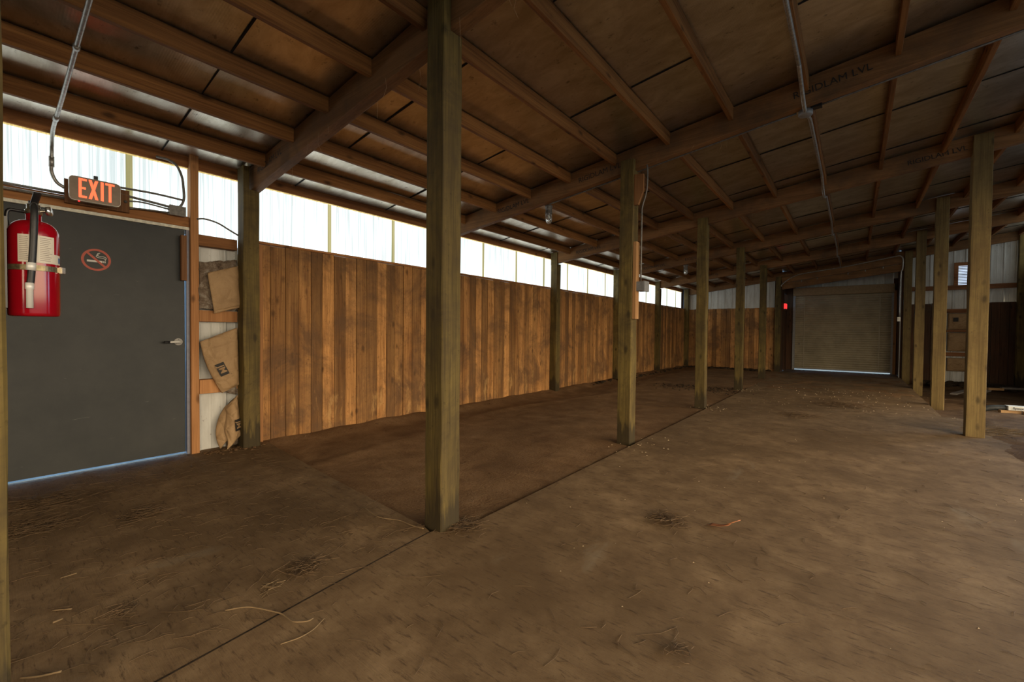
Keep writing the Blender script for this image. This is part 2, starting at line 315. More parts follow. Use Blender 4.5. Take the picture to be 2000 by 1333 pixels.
# ------------------------------------------------------------------ mesh builder
class MB:
    def __init__(s): s.v = []; s.f = []; s.sm = []
    def add(s, vs, fs, smooth=False):
        o = len(s.v); s.v += [tuple(x) for x in vs]; s.f += [tuple(i + o for i in f) for f in fs]; s.sm += [smooth] * len(fs); return s
    def box(s, x0, x1, y0, y1, z0, z1):
        v = [(x, y, z) for z in (z0, z1) for y in (y0, y1) for x in (x0, x1)]
        return s.add(v, [(0, 2, 3, 1), (4, 5, 7, 6), (0, 1, 5, 4), (2, 6, 7, 3), (0, 4, 6, 2), (1, 3, 7, 5)])
    def beam(s, a, b, side, w, h, ch=0.006, segs=6, wob=0.0, seed=0):
        """chamfered rectangular bar from a to b; side = unit vector of the width w; h along the other direction (centred)."""
        a, b = Vector(a), Vector(b); d = (b - a).normalized(); sd = Vector(side); sd = (sd - d * sd.dot(d)).normalized(); up = sd.cross(d) * -1
        if up.z < 0 and abs(up.z) > 0.3: up = -up
        hw, hh = w / 2, h / 2
        sec = [(hw, -hh + ch), (hw, hh - ch), (hw - ch, hh), (-hw + ch, hh), (-hw, hh - ch), (-hw, -hh + ch), (-hw + ch, -hh), (hw - ch, -hh)]
        vs, fs = [], []
        for i in range(segs + 1):
            p = a.lerp(b, i / segs)
            for j, (x, y) in enumerate(sec):
                q = p + sd * x + up * y
                if wob:
                    nv = mnoise.noise_vector(q * 2.3 + Vector((seed * 3.1, j // 2 * 7.7, seed)))
                    q += (sd * nv.x + up * nv.y) * wob
                vs.append(q)
        for i in range(segs):
            for j in range(8):
                k = (j + 1) % 8; fs.append((i * 8 + j, i * 8 + k, i * 8 + 8 + k, i * 8 + 8 + j))
        fs.append(tuple(range(7, -1, -1))); fs.append(tuple(segs * 8 + j for j in range(8)))
        return s.add(vs, fs)
    def tube(s, pts, r, n=10, caps=True):
        pts = [Vector(p) for p in pts]; rs = r if isinstance(r, (list, tuple)) else [r] * len(pts)
        vs, fs = [], []; ref = None
        for i, p in enumerate(pts):
            t = (pts[min(i + 1, len(pts) - 1)] - pts[max(i - 1, 0)]).normalized()
            if ref is None: ref = t.orthogonal().normalized()
            ref = (ref - t * ref.dot(t)); ref = ref.normalized() if ref.length > 1e-6 else t.orthogonal().normalized()
            bi = t.cross(ref)
            for k in range(n):
                a = 2 * math.pi * k / n; vs.append(p + (ref * math.cos(a) + bi * math.sin(a)) * rs[i])
        for i in range(len(pts) - 1):
            for k in range(n):
                k2 = (k + 1) % n; fs.append((i * n + k, i * n + k2, i * n + n + k2, i * n + n + k))
        s.add(vs, fs, True)
        if caps:
            o = len(s.v) - len(vs); s.f += [tuple(o + k for k in range(n - 1, -1, -1)), tuple(o + (len(pts) - 1) * n + k for k in range(n))]; s.sm += [False, False]
        return s
    def lathe(s, prof, c, axis=(0, 0, 1), n=32):
        """prof: (radius, height) pairs along axis from point c"""
        ax = Vector(axis).normalized(); e1 = ax.orthogonal().normalized(); e2 = ax.cross(e1); c = Vector(c); vs, fs = [], []
        for r, h in prof:
            for k in range(n):
                a = 2 * math.pi * k / n; vs.append(c + ax * h + (e1 * math.cos(a) + e2 * math.sin(a)) * max(r, 1e-4))
        for i in range(len(prof) - 1):
            for k in range(n):
                k2 = (k + 1) % n; fs.append((i * n + k, i * n + k2, i * n + n + k2, i * n + n + k))
        s.add(vs, fs, True); o = len(s.v) - len(vs)
        s.f += [tuple(o + k for k in range(n - 1, -1, -1)), tuple(o + (len(prof) - 1) * n + k for k in range(n))]; s.sm += [False, False]
        return s
    def prism(s, poly, d):
        """poly: list of 3-D points (planar), d: extrusion vector"""
        n = len(poly); p = [Vector(q) for q in poly]; d = Vector(d)
        return s.add(p + [q + d for q in p], [tuple(range(n - 1, -1, -1)), tuple(range(n, 2 * n))] + [(i, (i + 1) % n, n + (i + 1) % n, n + i) for i in range(n)])
    def grid(s, fn, nu, nv, smooth=True):
        vs = [fn(i / nu, j / nv) for j in range(nv + 1) for i in range(nu + 1)]
        return s.add(vs, [(j * (nu + 1) + i, j * (nu + 1) + i + 1, (j + 1) * (nu + 1) + i + 1, (j + 1) * (nu + 1) + i) for j in range(nv) for i in range(nu)], smooth)
    def solid_patch(s, fn, thick, nu, nv):
        """a sheet given by fn(u,v) with real thickness along vector thick"""
        t = Vector(thick); W = nu + 1
        top = [Vector(fn(i / nu, j / nv)) for j in range(nv + 1) for i in range(nu + 1)]; N = len(top)
        fs = []
        for j in range(nv):
            for i in range(nu):
                a = j * W + i; q = (a, a + 1, a + W + 1, a + W); fs.append(q); fs.append(tuple(N + k for k in reversed(q)))
        edge = [i for i in range(W)] + [j * W + nu for j in range(1, nv + 1)] + [nv * W + i for i in range(nu - 1, -1, -1)] + [j * W for j in range(nv - 1, 0, -1)]
        for a, b in zip(edge, edge[1:] + edge[:1]): fs.append((b, a, N + a, N + b))
        return s.add(top + [p - t for p in top], fs, True)
    def build(s, name, mat, parent=None, origin=None):
        if parent is not None: o0 = Vector(parent['_o'])
        elif origin is not None: o0 = Vector(origin)
        else:
            a = np.array(s.v); o0 = Vector(((a[:, 0].min() + a[:, 0].max()) / 2, (a[:, 1].min() + a[:, 1].max()) / 2, a[:, 2].min()))
        me = bpy.data.meshes.new(name); me.from_pydata([tuple(Vector(v) - o0) for v in s.v], [], s.f); me.update()
        me.polygons.foreach_set('use_smooth', s.sm)
        me.materials.append(mat)
        o = bpy.data.objects.new(name, me); C.objects.link(o); o['_o'] = tuple(o0)
        if parent is not None: o.parent = parent
        else: o.location = o0
        return o

def tag(o, label, cat, group=None, kind=None):
    o['label'] = label; o['category'] = cat
    if group: o['group'] = group
    if kind: o['kind'] = kind
    return o
def thing(name, loc, label, cat, group=None):
    o = bpy.data.objects.new(name, None); C.objects.link(o); o.location = loc; o['_o'] = tuple(loc); o.empty_display_size = 0.05
    return tag(o, label, cat, group)
def struct(o, label=None, cat=None):
    o['kind'] = 'structure'
    if label: o['label'] = label
    if cat: o['category'] = cat
    return o
def sempty(name, loc, label, cat):
    o = thing(name, loc, label, cat); o['kind'] = 'structure'; return o

def text_mb(txt, size, org, ux, uy, depth=0.001, bold=0.0, mb=None, align='CENTER'):
    """raised lettering: txt laid out from org along ux (reading) and uy (up)"""
    cu = bpy.data.curves.new('lettering', 'FONT'); cu.body = txt; cu.size = size; cu.align_x = align; cu.align_y = 'CENTER'; cu.offset = bold
    to = bpy.data.objects.new('lettering', cu); C.objects.link(to); bpy.context.view_layer.update()
    me = bpy.data.meshes.new_from_object(to); bpy.data.objects.remove(to); bpy.data.curves.remove(cu)
    ux, uy = Vector(ux).normalized(), Vector(uy).normalized(); nz = ux.cross(uy); org = Vector(org); mb = mb or MB()
    mb.add([org + ux * v.co.x + uy * v.co.y + nz * depth for v in me.vertices], [tuple(p.vertices) for p in me.polygons])
    bpy.data.meshes.remove(me); return mb

def smooth_path(pts, n=8):
    """Catmull-Rom through pts"""
    P = [Vector(p) for p in pts]; P = [P[0] * 2 - P[1]] + P + [P[-1] * 2 - P[-2]]; out = []
    for i in range(1, len(P) - 2):
        for k in range(n):
            t = k / n; a, b, c, d = P[i - 1:i + 3]
            out.append(0.5 * ((2 * b) + (c - a) * t + (2 * a - 5 * b + 4 * c - d) * t * t + (3 * b - a - 3 * c + d) * t ** 3))
    return out + [P[-2]]

# ------------------------------------------------------------------ the building's numbers
SLOPE = 0.1275
def rb(x): return 2.64 + SLOPE * (x + 4.807)        # underside of the rafters
PITCH_Y = [1.731, 4.476, 7.447, 10.43, 13.43, 16.42]   # near faces of the posts
RY = [y + 0.06 for y in PITCH_Y]                      # near faces of the rafters
PX = [-4.51 + 0.594 * k for k in range(14)]           # purlins
ROW_X = (-2.06, -1.908); WALL_X = (-4.96, -4.807); RROW_X = (1.06, 1.225)
Y_BACK, Y_END, Y_DOOR = -3.4, 16.57, 17.95
X_L, X_R = -5.08, 3.36
INS = 0.245

# ------------------------------------------------------------------ setting: ceiling
mb = MB()
def ins(u, v):
    x = X_L - 0.1 + u * (X_R + 0.2 - X_L); y = Y_BACK + v * (Y_DOOR + 0.3 - Y_BACK)
    ph = ((x - PX[0]) / 0.594) % 1.0
    sag = 0.004 * mnoise.noise(Vector((x * 0.9, y * 0.7, 3))) - 0.003 * math.sin(math.pi * ph)
    return (x, y, rb(x) + INS - sag)
mb.grid(ins, 150, 60)
struct(mb.build('ceiling', M_insul, origin=(0, 0, 0)), 'reflective insulation facing stretched above the purlins, dusty and seamed', 'ceiling')
n_seam = 0
mb = MB()
for i in range(-3, 15):
    y = 1.105 + 1.209 * i
    if y < Y_BACK: continue
    for k in range(-1, 14):
        xa = (PX[k] if k >= 0 else -5.05) + 0.005; xb = (PX[k + 1] if k + 1 < 14 else X_R) - 0.045
        if random.random() < 0.12: continue
        dz = INS - 0.0065; w = random.uniform(0.006, 0.014)
        mb.box(0, 0, 0, 0, 0, 0); mb.v = mb.v[:-8]; mb.f = mb.f[:-6]; mb.sm = mb.sm[:-6]
        q = [(xa, y - w / 2, rb(xa) + dz), (xb, y - w / 2, rb(xb) + dz), (xb, y + w / 2, rb(xb) + dz), (xa, y + w / 2, rb(xa) + dz)]
        mb.prism(q, (0, 0, 0.008))
struct(mb.build('ceiling_seam', M_seam, origin=(0, 0, 0)), 'dark open seams across the ceiling facing', 'ceiling seams')

# ------------------------------------------------------------------ setting: floor
def poly_slab(mb, pts, z0, z1): return mb.prism([(x, y, z0) for x, y in pts], (0, 0, z1 - z0))
mb = MB()
poly_slab(mb, [(X_L, Y_BACK), (-1.80, Y_BACK), (-1.842, 0.372), (-1.956, 1.467), (-1.975, 1.70), (-2.045, 1.722), (-3.594, 1.839), (-4.791, 1.954), (X_L, 1.98)], -0.12, 0.0)
poly_slab(mb, [(-1.79, Y_BACK), (X_R, Y_BACK), (X_R, 9.0), (1.04, 9.0), (1.04, 18.4), (-1.87, 18.4), (-1.856, 7.0), (-1.855, 1.90), (-1.95, 1.75), (-1.967, 1.70), (-1.948, 1.467), (-1.834, 0.372)], -0.12, 0.0)
struct(mb.build('floor', M_conc, origin=(0, 0, 0)), 'dusty brushed concrete slab with a straight joint running to the nearest post', 'floor')
mb = MB(); J = [(-1.795, Y_BACK), (-1.837, 0.372), (-1.951, 1.467), (-1.970, 1.70)]
for (xa_, ya_), (xb_, yb_) in zip(J, J[1:]): mb.prism([(xa_ - 0.004, ya_, -0.02), (xa_ + 0.005, ya_, -0.02), (xb_ + 0.005, yb_, -0.02), (xb_ - 0.004, yb_, -0.02)], (0, 0, 0.021))
struct(mb.build('floor_joint', M_muck, origin=(0, 0, 0)), 'dark dirt-filled straight joint in the concrete floor', 'floor joint')
def sstep(a, b, x):
    t = max(0.0, min(1.0, (x - a) / (b - a))); return t * t * (3 - 2 * t)
def nz(x, y, s, k=0.0): return mnoise.noise(Vector((x * s, y * s, k)))
mb = MB()
def dirt_l(u, v):
    x = -4.97 + u * (1.2 + 4.97); y = 1.70 + v * (16.6 - 1.70)
    z = -0.028 + 0.006 * nz(x, y, 1.3) + 0.006 * nz(x, y, 5.0, 4)
    z += 0.075 * math.exp(-((x + 4.97) / 0.22) ** 2) * (0.7 + 0.5 * nz(x, y, 2.2, 8))
    z += 0.016 * math.exp(-(((x + 4.1 - 0.25 * math.sin(y * 0.9)) / 0.10) ** 2)) * (0.6 + 0.4 * nz(x, y, 1.5, 2))
    if x > -1.95: z -= 0.05 * sstep(-1.95, -1.80, x) * (1 - sstep(10.0, 11.5, y))
    z += sstep(9.4, 11.2, y + 0.6 * nz(x, y, 1.1, 1)) * (0.026 + 0.014 * nz(x, y, 2.4, 6))
    if x > 0.9: z -= 0.2 * sstep(0.95, 1.1, x)
    return (x, y, z)
mb.grid(dirt_l, 150, 300)
struct(mb.build('floor_dirt', M_dirt, origin=(0, 0, 0)), 'packed reddish dirt between the nearer post row and the plank wall', 'dirt floor')
mb = MB()
def dirt_r(u, v):
    x = 0.55 + u * (X_R - 0.55); y = 4.5 + v * (16.7 - 4.5)
    z = -0.03 + 0.05 * sstep(1.0, 1.6, x + 0.25 * nz(x, y, 1.3)) * (1 - sstep(10.2, 11.2, y)) + 0.012 * nz(x, y, 2.3, 5) + 0.008 * nz(x, y, 7, 2)
    z -= 0.13 * sstep(9.9, 11.2, y + 0.3 * nz(x, y, 1.7, 9)) * sstep(1.02, 1.08, x)
    if y > 9.9 and x < 1.04: z -= 0.12 * sstep(9.9, 10.8, y)
    z += 0.12 * sstep(15.0, 16.4, y) * sstep(1.3, 1.8, x) * (0.8 + 0.5 * nz(x, y, 2.5, 3))
    return (x, y, z)
mb.grid(dirt_r, 90, 240)
struct(mb.build('floor_dirt', M_dirtr, origin=(0, 0, 0)), 'loose dark dirt along the right side of the barn', 'dirt floor')
mb = MB().box(X_L - 0.6, X_R + 0.3, Y_BACK - 0.3, 18.6, -0.30, -0.20)
struct(mb.build('floor_subgrade', M_dirtr, origin=(0, 0, 0)), 'bare subgrade under the slab', 'ground')

M_yard = dirt('dark_yard', (0.06, 0.06, 0.06), (0.09, 0.09, 0.09), (0.13, 0.13, 0.13))
mb = MB().box(-40, 40, -40, 60, -0.36, -0.31)  # ground plane added to block sky light from below the horizon
struct(mb.build('ground', M_yard, origin=(0, 0, 0)), 'dark yard added outside the barn to block light from below', 'ground')

# ------------------------------------------------------------------ setting: walls
def corr(mb, x, y0, y1, z0, z1, n_axis='X', period=0.0762, amp=0.006, top=None, rib=None):
    """corrugated sheet on plane X=x (runs along Y) or Y=x (runs along X); ribbed profile with real thickness"""
    L = y1 - y0; n = max(4, int(L / (period / 6)))
    def prof(t):
        if rib is None: return amp * math.sin(2 * math.pi * t / period)
        m = t % rib
        return amp if m < 0.022 else (amp * (1 - (m - 0.022) / 0.012) if m < 0.034 else (amp * (m - rib + 0.012) / 0.012 if m > rib - 0.012 else (0.15 * amp if abs((m % (rib / 3)) - rib / 6) < 0.006 else 0)))
    ts = [L * i / n for i in range(n + 1)]
    def P(t, z, off):
        d = prof(y0 + t) + off
        return (x + d, y0 + t, z) if n_axis == 'X' else (y0 + t, x - d, z)
    vs = []
    for t in ts:
        zt = z1 if top is None else top(y0 + t)
        vs += [P(t, z0, 0), P(t, zt, 0), P(t, z0, -0.002), P(t, zt, -0.002)]
    fs = []
    for i in range(n):
        a = i * 4; b = a + 4
        fs += [(a, b, b + 1, a + 1), (a + 2, a + 3, b + 3, b + 2)]
    return mb.add(vs, fs)

# translucent band of the left wall: one glazed bay between each pair of wall posts
LAPS = [0.88 + 0.93 * k for k in range(-4, 18)]
def panel_bay(n, y0, y1, z0, z1, label, x=-5.075):
    w = sempty('window_%d' % n, (x, (y0 + y1) / 2, z0), label, 'translucent wall panel')
    corr(MB(), x, y0, y1, z0, z1).build('panel', M_panel, w)
    for yl in LAPS:
        if y0 + 0.03 < yl < y1 - 0.03:
            MB().box(x + 0.009, x + 0.016, yl - 0.023, yl + 0.023, z0, z1).build('lap_strip', M_lap, w)
    m = MB().box(x + 0.009, x + 0.022, y0, y1, z1 - 0.03, z1 + 0.004); m.build('closure_strip', M_foam, w)
    return w
yl0 = [Y_BACK, 1.72, 4.48, 7.45, 10.43, 13.43, 16.42]; yl1 = [1.72, 4.48, 7.45, 10.43, 13.43, 16.42, 16.6]
bays = ['translucent panels above the grey door, crossed by conduits', 'translucent panels of the second bay, from the wall post beside the door', 'translucent panels of the third bay, behind the nearest row post',
        'translucent panels of the fourth bay, behind the second row post', 'translucent panels of the fifth bay above the planks', 'translucent panels of the sixth bay, last before the far corner']
for i in range(6):
    panel_bay(i + 1, yl0[i], yl1[i], 2.0 if i else 2.12, 2.775, bays[i])

# steel cladding behind the framing beside the door and behind the planks
mb = MB(); corr(mb, -5.075, 1.36, 1.74, 0.0, 2.06, rib=0.229, amp=0.022)
struct(mb.build('wall_left_cladding', M_clad), 'white ribbed steel showing between the door frame and the wall post', 'steel cladding')
mb = MB(); mb.box(-5.14, -5.09, Y_BACK, 0.0, 0, 2.0); mb.box(-5.14, -5.09, 1.30, 16.7, 0, 2.0)
struct(mb.build('wall_left_backing', M_plankd), 'outer face of the left wall', 'wall')
# door surround parts of the backing (below door level light leaks only through the gap)
mb = MB(); mb.box(-5.14, -5.02, Y_BACK, 0.045, 0, 2.17)
struct(mb.build('wall_left_side', M_plankd), 'left wall beyond the grey door, out of sight', 'wall')

# plank lining, one panel per bay
def planks(n_axis, pos, a0, a1, z0, z1, thick=0.035, w=0.150, mb=None):
    mb = mb or MB(); a = a0
    while a < a1 - 0.02:
        ww = min(w * random.uniform(0.90, 1.08), a1 - a); g = random.choice([0.002, 0.004, 0.007, 0.011]); dz = random.uniform(-0.012, 0.006); dp = random.uniform(-0.004, 0.004)
        if n_axis == 'X': mb.beam((pos + dp - thick / 2, a + ww / 2, z0), (pos + dp - thick / 2, a + ww / 2, z1 + dz), (0, 1, 0), ww - g, thick, 0.003, 3, 0.002, random.random() * 50)
        else: mb.beam((a + ww / 2, pos + dp + thick / 2, z0), (a + ww / 2, pos + dp + thick / 2, z1 + dz), (1, 0, 0), ww - g, thick, 0.003, 3, 0.002, random.random() * 50)
        a += ww
    return mb
plank_lab = ['plank lining from the door-side wall post to behind the nearest row post', 'plank lining of the third bay, pale patches worn near its foot', 'plank lining of the fourth bay, with two whitish smears', 'plank lining of the fifth bay behind the second row post', 'plank lining of the last bay, blackened at its foot']
edges = [1.87, 4.48, 7.487, 10.43, 13.43, 16.45]
for i in range(5):
    m = planks('X', -4.95, edges[i], edges[i + 1], -0.05, 2.115)
    struct(m.build('wall_left_planks', M_plank), plank_lab[i], 'plank wall')
    m = MB().beam((-4.985, edges[i], 2.13), (-4.985, edges[i + 1], 2.13), (1, 0, 0), 0.10, 0.025, 0.003, 6, 0.002, i)
    struct(m.build('trim_%d' % (i + 1), M_girt), 'thin cap board along the plank top', 'trim')
# end wall
m = planks('Y', 16.57, -4.95, -2.06, -0.05, 2.115); struct(m.build('wall_far_planks', M_plank), 'plank lining across the far end, left of the shutter recess', 'plank wall')
m = MB().box(-5.1, -1.95, 16.66, 16.67, -0.3, 2.05); struct(m.build('wall_far_backing', M_plankd), 'backing added behind the far planks to stop light leaks', 'wall')  # added to stop sky showing through the plank gaps
def endtop(x): return rb(x) + INS + 0.04
m = MB(); corr(m, 16.68, -5.05, -1.9, 2.0, 3, 'Y', rib=0.229, amp=0.022, top=endtop); struct(m.build('wall_far_cladding', M_clad), 'white ribbed steel above the far planks, left of the shutter', 'steel cladding')
m = MB(); corr(m, 16.68, 1.0, X_R, -0.3, 3, 'Y', rib=0.229, amp=0.022, top=endtop); struct(m.build('wall_far_cladding', M_clad), 'white ribbed steel at the far end, right of the shutter', 'steel cladding')
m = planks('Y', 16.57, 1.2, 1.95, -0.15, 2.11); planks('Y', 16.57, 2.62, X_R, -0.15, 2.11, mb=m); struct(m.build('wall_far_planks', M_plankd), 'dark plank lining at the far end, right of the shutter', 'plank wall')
m = MB().beam((1.05, 16.62, 2.53), (2.06, 16.62, 2.53), (0, 1, 0), 0.05, 0.12, 0.004, 4, 0.002); m.beam((2.06, 16.62, 2.53), (X_R, 16.62, 2.53), (0, 1, 0), 0.05, 0.12, 0.004, 4, 0.002)
struct(m.build('trim_6', M_girtx), 'horizontal girt across the far steel, right of the shutter', 'girt')
# recess of the roller shutter
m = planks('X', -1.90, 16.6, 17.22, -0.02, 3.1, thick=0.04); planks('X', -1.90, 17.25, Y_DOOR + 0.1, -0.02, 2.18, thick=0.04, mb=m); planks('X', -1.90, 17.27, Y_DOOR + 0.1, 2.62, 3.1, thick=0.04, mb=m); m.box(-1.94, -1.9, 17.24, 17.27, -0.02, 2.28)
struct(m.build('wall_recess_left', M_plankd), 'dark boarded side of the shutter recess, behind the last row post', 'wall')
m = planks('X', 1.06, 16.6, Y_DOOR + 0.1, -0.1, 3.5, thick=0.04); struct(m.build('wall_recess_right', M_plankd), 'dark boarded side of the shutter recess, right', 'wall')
m = MB(); corr(m, 18.05, -2.0, 1.1, 2.5, 3, 'Y', rib=0.229, amp=0.02, top=endtop); struct(m.build('wall_shutter_cladding', M_clad), 'strip of white ribbed steel above the roller shutter', 'steel cladding')
m = MB().box(-2.0, -1.66, Y_DOOR, Y_DOOR + 0.08, -0.05, 2.9); struct(m.build('wall_shutter_jamb', M_plankd), 'dark jamb board left of the shutter', 'wall')
m = MB().box(0.92, 1.1, Y_DOOR, Y_DOOR + 0.08, -0.05, 3.0); struct(m.build('wall_shutter_jamb', M_plankd), 'dark jamb board right of the shutter', 'wall')
m = MB().box(-2.1, -1.9, 16.58, 16.72, -0.1, 3.2); struct(m.build('wall_recess_filler', M_plankd), 'dark filler added beside the last left row post to block light', 'wall')  # filler box added to block a light leak behind the post
m = MB().box(-5.14, -5.06, 16.41, 16.8, -0.2, 2.95); struct(m.build('wall_left_filler', M_plankd), 'filler added in the far left corner to block light', 'wall')  # box added to close a light leak where panels meet the end wall
# right wall with its wide side doorway, high translucent band
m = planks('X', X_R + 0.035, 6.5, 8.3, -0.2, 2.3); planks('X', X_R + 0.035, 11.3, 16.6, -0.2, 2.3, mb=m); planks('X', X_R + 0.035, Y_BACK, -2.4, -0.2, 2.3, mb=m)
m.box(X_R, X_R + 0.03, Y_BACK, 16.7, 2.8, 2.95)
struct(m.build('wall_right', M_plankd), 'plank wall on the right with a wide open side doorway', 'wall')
w = sempty('window_7', (X_R + 0.05, 8, 2.9), 'translucent band high in the right wall', 'translucent wall panel')
corr(MB(), X_R + 0.05, -2.4, 16.65, 2.95, 3.95).build('panel', M_panel_r, w)
m = MB().box(X_R + 0.02, X_R + 0.05, 6.5, 16.7, 2.3, 2.8); m.box(X_R + 0.02, X_R + 0.05, Y_BACK, -2.4, 2.3, 4.0); struct(m.build('wall_right_upper', M_clad), 'steel cladding above the right planks', 'steel cladding')
m = MB().box(X_L, -0.9, Y_BACK - 0.05, Y_BACK, 0, 4.0); m.box(1.3, X_R + 0.05, Y_BACK - 0.05, Y_BACK, 0, 4.0); m.box(-0.9, 1.3, Y_BACK - 0.05, Y_BACK, 2.4, 4.0)
struct(m.build('wall_rear', M_plankd), 'rear wall behind the viewer with an opening added for light', 'wall')  # opening added in the unseen rear wall to let more light in

# top girt of the left wall, sill and girts of the bay beside the door
for i in range(6):
    m = MB().beam((-5.05, yl0[i] if i else -1.3, 2.812), (-5.05, yl1[i], 2.812), (1, 0, 0), 0.038, 0.115, 0.003, 8, 0.002, i)
    struct(m.build('trim_%d' % (10 + i), M_girt), 'top girt above the translucent panels, bay %d from the door' % (i + 1), 'girt')

# ------------------------------------------------------------------ posts
def post(name, X, y, top, label, mat, lip=0.10, z0=-0.06, d=0.152, base=None):
    xm = (X[0] + X[1]) / 2; w = X[1] - X[0]; sd = random.random() * 90
    m = MB()
    m.beam((xm, y + d / 2, z0), (xm, y + d / 2, rb(xm) - 0.01 if top is None else top), (1, 0, 0), w, d, 0.006, 26, 0.006, sd)
    if top is None:
        m.beam((xm, y + 0.029, rb(xm) - 0.02), (xm, y + 0.029, rb(xm) + lip), (1, 0, 0), w, 0.056, 0.004, 3, 0.002, sd)
    return tag(m.build(name, mat), label, 'post', 'support posts')
row_lab = ['thick greenish square post nearest the viewer, standing at the concrete edge', 'square post with pale wood blocks and a grey electrical box on its side', 'square post third back in the left row, thin bright right edge',
           'square post fourth back in the left row', 'slim square post fifth back in the left row', 'last post of the left row, at the corner of the shutter recess']
for i, y in enumerate(PITCH_Y): post('support_post', ROW_X, y, None, row_lab[i], M_post, lip=0.205 if i == 0 else 0.10)
post('support_post', ROW_X, -0.092, 3.2, 'square post at the left frame edge carrying the fire extinguisher', M_post)
wall_lab = ['wall post between the insulation bay and the first planks', 'wall post hidden behind the nearest row post', 'wall post among the planks, third from the door', 'wall post just left of the electrical-box post', 'wall post second from the far left corner', 'wall post in the far left corner']
for i, y in enumerate([1.70, 4.50, 7.487, 10.44, 13.44, 16.40]): post('support_post', WALL_X, y, None, wall_lab[i], M_post, lip=0.22)
r_lab = {2: 'broad pale post on the right, nearest of the right row', 3: 'right row post second back, scuffed pale on its lower front', 4: 'right row post third back beside the slab edge', 5: 'right row post at the right corner of the shutter recess'}
for i in (2, 3, 4, 5): post('support_post', RROW_X, PITCH_Y[i], None, r_lab[i], M_postr, lip=0.2, z0=-0.22)
post('support_post', (3.19, 3.34), 16.40, None, 'dark post in the far right corner at the frame edge', M_post, z0=-0.2)
# thin side boards beside the first wall post
m = MB().beam((-4.93, 1.90, -0.02), (-4.93, 1.90, 2.10), (0, 1, 0), 0.045, 0.03, 0.003, 14, 0.006, 3)
tag(m.build('batten', M_stud), 'narrow rough-edged batten between first wall post and planks', 'batten')

# ------------------------------------------------------------------ rafters
raf_lab = ['heavy rafter meeting the top of the nearest post', 'heavy rafter over the post with the electrical box', 'rafter over the third left-row post', 'rafter over the fourth left-row post', 'rafter over the fifth left-row post', 'rafter over the shutter recess']
stamps = {0: [(-4.42, 0.13, True)], 1: [(-3.62, 0.10, True), (-0.2, 0.11, False), (-2.35, 0.1, True)], 2: [(-4.1, 0.1, True), (0.75, 0.1, False)], 3: [(-3.9, 0.1, True), (-2.9, 0.1, True)], 4: [(-3.4, 0.1, True)]}
for i, y in enumerate(RY):
    xa, xb = -4.93, X_R
    t = thing('roof_rafter', (xa, y, rb(xa)), raf_lab[i], 'rafter', 'roof rafters')
    h = INS - 0.012
    m = MB().beam((xa, y + 0.045, rb(xa) + h / 2), (xb, y + 0.045, rb(xb) + h / 2), (0, 1, 0), 0.09, h, 0.004, 24, 0.0035, i * 7)
    m.build('beam', M_rafter, t)
    for (x, dz, flip) in stamps.get(i, []):
        sg = 1
        mm = text_mb('RIGIDLAM LVL', 0.085, (x, y - 0.005, rb(x) + dz), (1, 0, SLOPE), (-SLOPE, 0, 1), 0.0006, 0.0)
        mm.build('stamp', M_ink, t)
# header board and hook board under the last rafter, across the shutter recess
t = thing('header_beam', (-0.4, 16.44, rb(-0.4) - 0.33), 'dark double header board with small hooks above the roller shutter', 'header')
m = MB().beam((-1.9, 16.475, rb(-1.9) - 0.035), (1.06, 16.475, rb(1.06) - 0.035), (0, 1, 0), 0.05, 0.17, 0.004, 8, 0.002); m.build('upper_board', M_rafter, t)
m = MB().beam((-1.9, 16.51, rb(-1.9) - 0.23), (1.06, 16.51, rb(1.06) - 0.23), (0, 1, 0), 0.05, 0.2, 0.004, 8, 0.002); m.build('lower_board', M_rafter, t)
for hx in (-1.36, -0.95, -0.2, 0.2, 0.6):
    z = rb(hx) - 0.12
    MB().tube([(hx, 16.44, z), (hx, 16.42, z - 0.02), (hx, 16.42, z - 0.07)], 0.012, 8).build('hook', M_galv, t)

# ------------------------------------------------------------------ purlins
bay_lab = ['over the grey door', 'between the first and second rafters', 'between the second and third rafters', 'between the third and fourth rafters', 'between the fourth and fifth rafters', 'between the fifth and sixth rafters', 'over the shutter recess']
ords = ['first', 'second', 'third', 'fourth', 'fifth', 'sixth', 'seventh', 'eighth', 'ninth', 'tenth', 'eleventh', 'twelfth', 'thirteenth', 'fourteenth']
ya = [-1.25] + [y + 0.092 for y in RY]; yb = [y - 0.002 for y in RY] + [Y_DOOR]
pre = None
for b in range(7):
    for k, x in enumerate(PX):
        if b == 6 and (k < 5 or k > 9): continue
        zc = rb(x) + 0.12
        if not any(in_frame((x, ya[b] + (yb[b] - ya[b]) * i / 24, zc)) for i in range(25)): continue
        m = MB().beam((x - 0.019, ya[b], zc + 0.056), (x - 0.019, yb[b], zc + 0.056), (1, 0, 0), 0.038, 0.125, 0.003, 14, 0.003, b * 20 + k)
        tag(m.build('roof_purlin', M_purlin), 'brown roof purlin %s, %s from the left wall' % (bay_lab[b], ords[k]), 'purlin', 'roof purlins')

